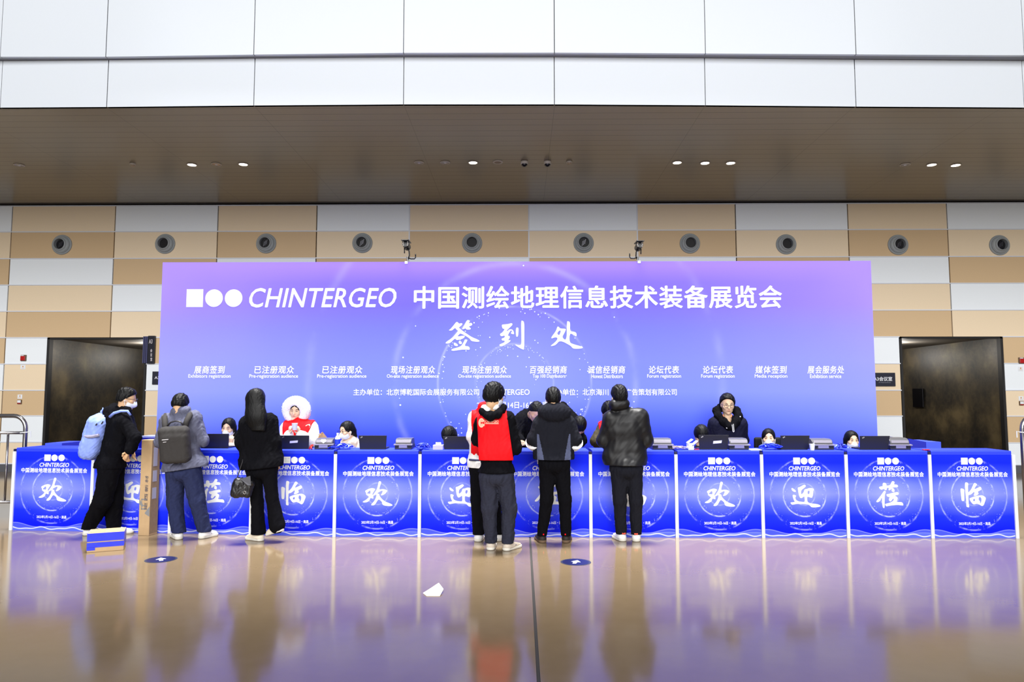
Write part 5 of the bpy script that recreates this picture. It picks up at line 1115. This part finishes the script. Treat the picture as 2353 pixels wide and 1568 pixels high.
# ---- worker with red vest and white jacket, mostly hidden
F = Person('person in white jacket under red vest, mostly hidden behind the man in red vest', 8.15, (1133, 917, .05, 20, -25, 0), 0,
  dict(sl=(1092, 958), sr=(1146, 956), el=(1084, 1004, -.02), wl=(1094, 1034, .1), er=(1160, 1004, .05), wr=(1150, 1010, .14), hl=(1100, 1082), hr=(1133, 1082), kl=(1098, 1150, .02), kr=(1133, 1150, .02)), feet=(((1097, 1246), (1110, 1234)), ((1143, 1245), (1154, 1234))))
F.top(white_c, .022, .010, hem=(1100, 1074), nm='white_jacket', wr=.004, extra=lambda sd: sd.rc(F.px(1101, 1056), F.px(1132, 1056), .125, .125, k=.05, n=V(0, 1, 0), q=.85))
mb = MB(); mb.tube([F.px(1079, 1057, -.07), F.px(1085, 1057.5, -.11), F.px(1095, 1058, -.142), F.px(1112, 1058, -.15), F.px(1130, 1058, -.14)], .012, 6); part('navy_stripe', mb, stripe_n, F.root)
F.vest(red, .04, hem=(1100, 1046), sides=(((1084, 950), (1083, 1050), -1),), extra=lambda sd: sd.rc(F.px(1107, 934, -.03), F.px(1125, 930, -.03), .045, .05, k=.04))
F.trousers(black, .016, r=(.086, .064, .05)); F.hair('short', .008, -.07); F.shoe((1097, 1246), (1110, 1234), shoe_w, sole_w, ln=.235); F.shoe((1143, 1245), (1154, 1234), shoe_w, sole_w, ln=.235)
# ---- man in red vest, nearest the camera
F = Person('man in bright red vest over black hoodie with printed emblem on his back', 7.68, (1136, 909, .0, 48, -14, 0), 8,
  dict(sl=(1109, 970, .03), sr=(1166, 962), el=(1098, 1010, .10), wl=(1106, 1020, .16), er=(1184, 1030, .02), wr=(1182, 1032, .2), hl=(1124, 1098), hr=(1158, 1096), kl=(1125, 1168, .02), kr=(1170, 1166, .03)), feet=(((1126, 1266), (1138, 1246)), ((1158, 1267), (1196, 1257))), hs=1.06)
F.top(black, .022, .024, hem=(1140, 1086), nm='hoodie', wr=.005, extra=lambda sd: (sd.rc(F.px(1108, 946, -.04), F.px(1126, 957, -.12), .04, .045, k=.03), sd.rc(F.px(1126, 957, -.12), F.px(1144, 952, -.12), .045, .04, k=.03), sd.rc(F.px(1144, 952, -.12), F.px(1158, 936, -.02), .04, .036, k=.03)))
sd = S(.006, .02); sd.rc(F.px(1113, 938, -.02), F.px(1140, 936, -.04), .036, .034, k=.02); sd.rc(F.px(1113, 938, -.02), F.px(1120, 944, -.08), .03, .03, k=.02); solid('hood_lining', sd, white_c, F.root)
VS = F.vest(red, .042, hem=(1140, 1057), sides=(((1096, 960), (1101, 1050), -1), ((1165, 950), (1180, 1057), 1)), wr=.003, extra=lambda sd: (sd.rc(F.px(1128, 1030, .0), F.px(1156, 1030, .0), .15, .15, k=.08, n=V(0, 1, 0), q=.72), sd.rc(F.px(1122, 1052, .0), F.px(1157, 1050, .0), .145, .145, k=.06, n=V(0, 1, 0), q=.72), sd.rc(F.px(1112, 965, -.01), F.px(1164, 955, -.01), .055, .055, k=.04)), sub=lambda sd: sd.ell(F.px(1133, 938, -.05), V(.11, .2, .085), k=.01, op='s'))
bz = -.175; mb = MB(); cc = F.px(1103.5, 973, bz-.0); R = .044
pl = lambda x, z: F.px(1105.0, 973, bz)+V(x*.70 if x < .0405 else x-.012, 0, z)
for r0, r1 in ((.012, .019), (.023, .029), (.032, .037), (.039, .046)):
    for i in range(20):
        a0 = .35+i*(5.6/20); a1 = a0+5.6/20; mb.add([pl(r0*math.cos(a0), r0*1.05*math.sin(a0)), pl(r1*math.cos(a0), r1*1.05*math.sin(a0)), pl(r1*math.cos(a1), r1*1.05*math.sin(a1)), pl(r0*math.cos(a1), r0*1.05*math.sin(a1))], [(0, 1, 2, 3)])
mb.add([pl(.0425+.0, -.035), pl(.0455, -.035), pl(.0455, .035), pl(.0425, .035)], [(0, 1, 2, 3)]); put(mb, text2d('ChinterGEO', bold=.012), pl(.053, .002), (.142, -.0, 0), (0, 0, .026), (0, -1, 0)); mb.add([pl(x, z) for z in (-.010, -.004) for x in np.linspace(.053, .195, 9)], [(i, i+1, i+10, i+9) for i in range(8)]); drape(mb, VS); part('vest_emblem', mb, logo_c, F.root)
F.trousers(slate, .014, r=(.092, .066, .050), wr=.006); F.hair('short', .017, -.085, plane=((0, .075, .03), (0, .86, -.5))); F.mask(); F.glasses()
F.shoe((1126, 1266), (1138, 1246), shoe_g, sole_w, det=panel_g); F.shoe((1158, 1267), (1196, 1257), shoe_g, sole_w, det=panel_g)
# ---- man in black and grey tracksuit
F = Person('man in black hooded tracksuit with grey side panels and white cuff bands, seen from behind', 8.05, (1271, 916, .0, 0, -24, 0), 0,
  dict(sl=(1243, 972), sr=(1304, 972), el=(1226, 1010, .0), er=(1321, 1010, .0), wl=(1244, 1034, .18), wr=(1301, 1034, .18), hl=(1258, 1068), hr=(1289, 1068), kl=(1256, 1148, .02), kr=(1298, 1148, .02)), feet=(((1249, 1249), (1232, 1237)), ((1299, 1249), (1309, 1236))))
zc_ = F.px(1272, 1010)[2]; xc_ = F.px(1272, 1010)[0]
F.top(black2, .026, .028, hem=(1272, 1056), nm='track_jacket', extra=lambda sd: (sd.ell(F.px(1274, 948, -.05), V(.185, .11, .115), k=.03), sd.rc(F.px(1252, 1045), F.px(1292, 1045), .13, .13, k=.05, n=V(0, 1, 0), q=.75)), wr=.004,
  mats2=[(panel_g, lambda c: (np.abs(c[:, 0]-xc_) > .105+.20*(c[:, 2]-.90)) & (np.abs(c[:, 0]-xc_) < .185) & (c[:, 2] < zc_+.06))])
for k, sg in (('l', -1), ('r', 1)):
    e = F.J['e'+k]; w = F.J['w'+k]; d = unit(w-e)
    for o, r_, m_ in ((.01, .104, white_c), (.055, .098, white_c)): mb = MB(); mb.tube([e+d*o-V(0, 0, .012), e+d*(o+.022)-V(0, 0, .012)], r_, 24); part('cuff_band', mb, m_, F.root)
    mb = MB(); a = F.J['s'+k]; mb.tube([a+V(-sg*.05, -.075, .062), a+V(sg*.0, -.07, .055), a+V(sg*.05, -.055, .02), a+V(sg*.075, -.045, -.06)], .006, 6); part('piping', mb, mat('piping_grey', (150, 152, 160), .6), F.root)
F.trousers(black, .012, r=(.086, .060, .046), wr=.005); F.hair('short', .006, -.085); F.mask()
for a, b in (((1249, 1249), (1232, 1237)), ((1299, 1249), (1309, 1236))):
    q = F.shoe(a, b, shoe_b, sole_b, ln=.275); h_ = atz(*a); mb = MB(); mb.obox(h_+V(0, -.0, .098), V(.007, 0, 0), V(0, .012, 0), V(0, 0, .007)); part('heel_tab', mb, red, q)
# ---- man in black leather jacket
F = Person('man in black leather jacket and charcoal trousers with white trainers, seen from behind', 8.15, (1422, 911, .0, -16, -14, 0), -4,
  dict(sl=(1404, 962), sr=(1470, 956), el=(1388, 1012, .04), er=(1484, 1012, .04), wl=(1402, 1020, .22), wr=(1468, 1020, .22), hl=(1422, 1080), hr=(1456, 1080), kl=(1424, 1150, .02), kr=(1461, 1150, .02)), feet=(((1434, 1245), (1403, 1233)), ((1462, 1246), (1463, 1230))), hs=1.03, hands=(('l', (.4, 1, .1), (0, .1, -1), (1, 0, 0), .4), ('r', (-.4, 1, .1), (0, .1, -1), (-1, 0, 0), .4)))
F.top(leather, .036, .036, hem=(1436, 1069), nm='leather_jacket', wr=.0045, fr=5, extra=lambda sd: (sd.rc(F.px(1413, 931, -.045), F.px(1434, 928, -.045), .068, .066, k=.02), sd.rc(F.px(1412, 1050), F.px(1458, 1050), .14, .14, k=.06, n=V(0, 1, 0), q=.75)))
F.trousers(black2, .012, r=(.086, .062, .048), wr=.005); F.hair('short', .008, -.085); F.mask()
for a, b, in (((1434, 1245), (1403, 1233)), ((1462, 1246), (1463, 1230))):
    q = F.shoe(a, b, shoe_w, sole_w, ln=.24); h_ = atz(*a); mb = MB(); mb.obox(h_+V(-.001, .012, .088), V(.02, 0, 0), V(0, .016, 0), V(0, 0, .008)); part('heel_patch', mb, accent_o, q)
# ---- behind the counters
# seated woman, white mask, propping her chin
F = Person('seated woman with black hair, light sleeve and white mask, peeking over the leftmost laptop', 9.5, (525, 983, 0, 182, -16, 4), 180, dict(er=(545, 1030, -.12), wr=(530, 1026, -.26)), seat=True, skin_m=skin_l, hands=(('r', (-.1, .1, 1), (0, .5, .1), (-1, 0, 0), .9),))
F.top(beige_c, .03, .02, nm='sweater'); F.hair('long', .006, -.2, face=(-.006, .092, -.014, .056, .062, .10)); F.mask(); F.face(closed=True, lips=False); F.trousers(black)
# standing woman, fur hood, red vest, paper cup
F = Person('woman in white fur-trimmed hood and red vest holding a white paper cup', 9.42, (681, 943, 0, 183, -16, 5), 182,
  dict(sl=(660, 984), sr=(715, 983), el=(655, 1022, -.03), er=(725, 1020, -.03), wl=(664, 1000, -.20), wr=(690, 1000, -.20), hl=(672, 1080), hr=(704, 1080)), skin_m=skin_l, h=.0048,
  hands=(('l', (.25, -.1, 1), (.9, -.2, 0), (.5, -1, 0), .7), ('r', (-.35, -.1, 1), (-.9, -.3, 0), (-.5, -1, 0), .7)), hs=.98)
F.top(white_c, .016, .034, hem=None, nm='padded_jacket', wr=.005, fr=9); F.trousers(black)
VS = F.vest(red, .062, sides=(((654, 965), (655, 1000), -1), ((724, 966), (712, 998), 1)), wr=.002)
sd = S(.006, .03); Bh = F.HB; hcx = F.hc
for i in range(22):
    a = 2*math.pi*i/22; a2 = 2*math.pi*(i+1)/22
    g = lambda q: F.L(.118*math.cos(q), .005-.012*math.sin(q), .005+.118*math.sin(q)-.012)
    sd.rc(g(a), g(a2), .066+(.008 if math.sin(a) > 0 else -.002), k=.02)
sd.ell(F.L(0, -.05, .0), V(.135, .10, .14), Bh, k=.03); sd.ell(F.L(0, .03, -.015), V(.066, .2, .088), Bh, k=.02, op='s'); sd.wrinkle(.0065, 60); solid('fur_hood', sd, fur_m, F.root)
F.hair('bob', .002, -.07, face=(0, .092, -.022, .058, .062, .098)); F.face(closed=True)
sd = S(.006, .02); sd.rc(F.L(-.05, .05, -.12), F.L(.05, .05, -.12), .035, .035, k=.02); sd.rc(F.L(0, .06, -.12), F.L(.0, .04, -.2), .04, .06, k=.03); solid('scarf', sd, beige_c, F.root)
mb = MB(); q = F.px(707, 983, -.205)
mb.tube([q+V(.05*math.cos(a)-.01, 0, .035*math.sin(a)) for a in np.linspace(.5, 2.7, 9)], .0045, 6); mb.obox(q+V(.01, 0, .0), V(.016, 0, 0), V(0, .002, 0), V(0, 0, .008)); drape(mb, VS); part('vest_emblem', mb, logo_c, F.root)
t = thing('paper_cup', 'white paper cup held in both hands by the woman in fur hood', 'cup', F.px(677, 989, -.27)); mb = MB(); mb.lathe([(.026, 0), (.037, .085), (.039, .088), (.035, .086), (.026, .012), (.001, .012)], (0, 0, 0), (0, 0, 1), 22); part('cup_body', mb, white_p, t, local=True)
# seated woman with glasses, turned left
F = Person('seated woman with glasses, ponytail and white mask in beige hoodie, looking left', 9.5, (797, 990, 0, 224, -12, 0), 195, dict(), seat=True, skin_m=skin_l)
F.top(beige_c, .034, .03, nm='hoodie', extra=lambda sd: (sd.rc(F.L(-.07, -.03, -.16), F.L(.07, -.0, -.16), .06, .06, k=.04), sd.rc(F.L(0, -.07, -.16), F.L(0, -.07, -.13), .07, .06, k=.04), sd.rc(F.L(0, .03, -.19), F.L(0, .05, -.22), .07, .08, k=.04)), wr=.006)
F.hair('bob', .005, -.11, face=(-.014, .095, -.018, .056, .065, .10), extra=lambda sd: sd.rc(F.L(-.03, -.09, -.02), F.L(-.05, -.09, -.18), .03, .015, k=.03)); F.mask(); F.face(lips=False, glasses=True); F.trousers(black)
# seated, head bowed behind the laptop
F = Person('seated worker with black hair and white mask left of the red vest', 9.45, (1032, 1003, 0, 214, -40, 0), 190, dict(), seat=True, skin_m=skin_l)
F.top(black, .03, nm='sweater'); F.hair('long', .012, -.2, face=(-.01, .1, -.045, .05, .062, .08)); F.mask(); F.trousers(black)
# bending man in black behind the counter
F = Person('man in black bending over the counter between the red vest and the tracksuit man', 9.3, (1231, 946, -.16, 158, -52, 12), 170,
  dict(sl=(1197, 966, -.02), sr=(1243, 966, .0), el=(1188, 1008, -.1), wl=(1195, 1013, -.24), er=(1250, 1006, -.1), wr=(1240, 1013, -.24), hl=(1200, 1058, .28), hr=(1232, 1058, .28)))
F.top(black, .036, .034, nm='coat', wr=.006, extra=lambda sd: sd.rc(F.px(1212, 962, .1), F.px(1216, 1010, .15), .13, .14, k=.08)); F.trousers(black); F.hair('short', .008, -.07)
# person bending, black hood
F = Person('person in black coat with head bowed low, right of the tracksuit man', 9.38, (1331, 979, -.2, 165, -62, 0), 175,
  dict(sl=(1282, 955, .0), sr=(1318, 968, -.04), el=(1284, 1005, -.1), wl=(1292, 1024, -.25), er=(1334, 1012, -.08), wr=(1326, 1024, -.25), hl=(1282, 1060, .25), hr=(1314, 1060, .25)))
F.top(black, .034, .032, nm='coat', wr=.005, extra=lambda sd: (sd.rc(F.px(1292, 938, .05), F.px(1306, 962, .0), .085, .10, k=.06))); F.trousers(black); F.hair('bob', .008, -.12, face=(0, .1, -.05, .045, .06, .07))
# person with olive sleeves and red vest
F = Person('worker in red vest over olive sleeves half hidden behind the leather jacket man', 9.35, (1399, 945, -.05, 160, -42, 0), 170,
  dict(sl=(1388, 985), sr=(1430, 985), el=(1370, 1014, -.06), wl=(1388, 1022, -.25), er=(1440, 1014, -.06), wr=(1432, 1024, -.25), hl=(1396, 1064, .12), hr=(1424, 1064, .12)))
F.top(olive, .03, .03, nm='jacket', wr=.006); F.vest(red, .062, sides=(((1374, 965), (1378, 1030), -1),)); F.trousers(black); F.hair('short', .01, -.08, plane=((0, .075, .03), (0, .86, -.5))); F.face()
# standing man in navy coat
F = Person('standing man with glasses in navy hooded coat behind the counter', 9.85, (1671.5, 929, 0, 184, -16, 0), 182,
  dict(sl=(1645, 974), sr=(1699, 974), el=(1633, 1016, .06), wl=(1645, 1040, .13), er=(1705, 1012, .08), wr=(1695, 1036, .16), hl=(1657, 1068), hr=(1689, 1068)), skin_m=skin_l, hs=1.12)
F.top(navy_c, .042, .042, nm='coat', wr=.005, fr=9, sub=lambda sd: sd.ell(F.hc+V(0, -.10, -.16), V(.075, .13, .13), k=.02, op='s')); F.trousers(black)
sd = S(.006, .03)
for i in range(15):
    a = -math.pi*.62+2*math.pi*.86*i/15+.06; a2 = a+2*math.pi*.86/15
    g = lambda q: F.hc+V(.118*math.sin(q+math.pi/2+.9), .07-.085*math.cos(q-2.2)*-.0+(.04 if abs(math.sin(q+math.pi/2+.9)) < .7 else -.01), -.14+.05*math.cos(q+math.pi/2+.9))
pts = [V(-.03, -.12, -.30), V(-.085, -.095, -.235), V(-.135, -.04, -.165), V(-.135, .05, -.09), V(-.06, .11, -.05), V(.06, .11, -.05), V(.135, .05, -.09), V(.135, -.04, -.165), V(.085, -.095, -.235), V(.03, -.12, -.30)]
for a, b in zip(pts[:-1], pts[1:]): sd.rc(F.hc+a, F.hc+b, .052, k=.03)
sd.wrinkle(.004, 25); solid('hood', sd, black, F.root)
F.hair('short', .012, -.05, plane=((.012, .062, .082), (.16, .80, -.57))); F.face(closed=True, glasses=True)
mb = MB(); q = F.px(1683, 978, -.165); q2 = F.px(1685, 990, -.17)
mb.tube([q+V(-.008, -.01, .01), q2+V(-.008, -.01, -.012), q2+V(.0, -.01, -.018), q2+V(.008, -.01, -.012), q+V(.01, -.01, .02)], .0042, 6); part('pocket_piping', mb, strap_w, F.root)
mb = MB()
for x, y in ((1701, 958), (1670, 984)): mb.lathe([(.009, 0), (.007, .006), (.001, .007)], F.px(x, y, -.155), (0, -1, 0), 10)
part('snap_button', mb, strap_w, F.root)
mb = MB(); mb.tube([F.px(1661, 953, -.125), F.px(1663.5, 958, -.135)], .007, 6); mb.tube([F.px(1682, 953, -.12), F.px(1679.5, 960, -.135)], .008, 6); part('collar_trim', mb, mat('trim_orange', (186, 120, 84), .6), F.root)
# seated, bowed in front of navy coat man
F = Person('seated worker with black hair bowed below the man in navy coat', 9.45, (1611, 999, 0, 175, -55, 0), 180, dict(), seat=True, skin_m=skin_l)
F.top(black, .03, nm='sweater'); F.hair('bob', .01, -.12, face=(0, .105, -.05, .045, .06, .07)); F.trousers(black)
# seated woman with side parting
F = Person('seated woman with side parting and white mask, black chair behind her', 9.5, (1766, 1007, 0, 200, -6, 0), 185, dict(), seat=True, skin_m=skin_l, hs=.98)
F.top(black, .03, nm='sweater'); F.hair('bob', .006, -.1, face=(-.012, .092, -.012, .060, .062, .098), extra=lambda sd: sd.ell(F.L(0, -.09, -.04), V(.05, .04, .05), F.HB)); F.mask(); F.face(lips=False); F.trousers(black)
t = thing('office_chair', 'black chair whose backrest shows behind the seated woman with side parting', 'chair', (F.hc[0], 9.85, 0))
mb = MB(); mb.box((F.hc[0]-.22, 9.12, .40), (F.hc[0]+.22, 9.52, .405)); mb.v = []; mb.f = []; mb.mi = []
sd = S(.01, .02); c = aty(1764, 1022, 9.86); sd.rbox(c-V(0, 0, .10), (.185, .03, .20), None, r=.03); solid('backrest', sd, mat('chair_black', (14, 14, 18), .7), t)
sd = S(.012, .02); sd.rbox((F.hc[0], 9.62, .24), (.2, .2, .03), None, r=.025); solid('seat', sd, mat('chair_black', (14, 14, 18), .7), t)
for sx_ in (-1, 1):
    for sy_ in (-1, 1): mb = MB(); mb.tube([(F.hc[0]+sx_*.17, 9.62+sy_*.17, .23), (F.hc[0]+sx_*.19, 9.62+sy_*.19, 0)], .013, 8); part('leg', mb, glass_f, t)
mb = MB(); mb.tube([(F.hc[0], 9.78, .24), (F.hc[0], 9.90, .5), (F.hc[0], 9.89, .8)], .02, 8); part('back_support', mb, glass_f, t)
# last seated woman
F = Person('seated woman with white mask and centre-parted hair at the right end of the counters', 9.5, (1957, 1012, 0, 181, -8, 0), 180, dict(), seat=True, skin_m=skin_l, hs=.98)
F.top(beige_c, .028, nm='sweater'); F.hair('long', .006, -.2, face=(0, .092, -.012, .058, .064, .10)); F.mask(); F.face(lips=False); F.trousers(black)
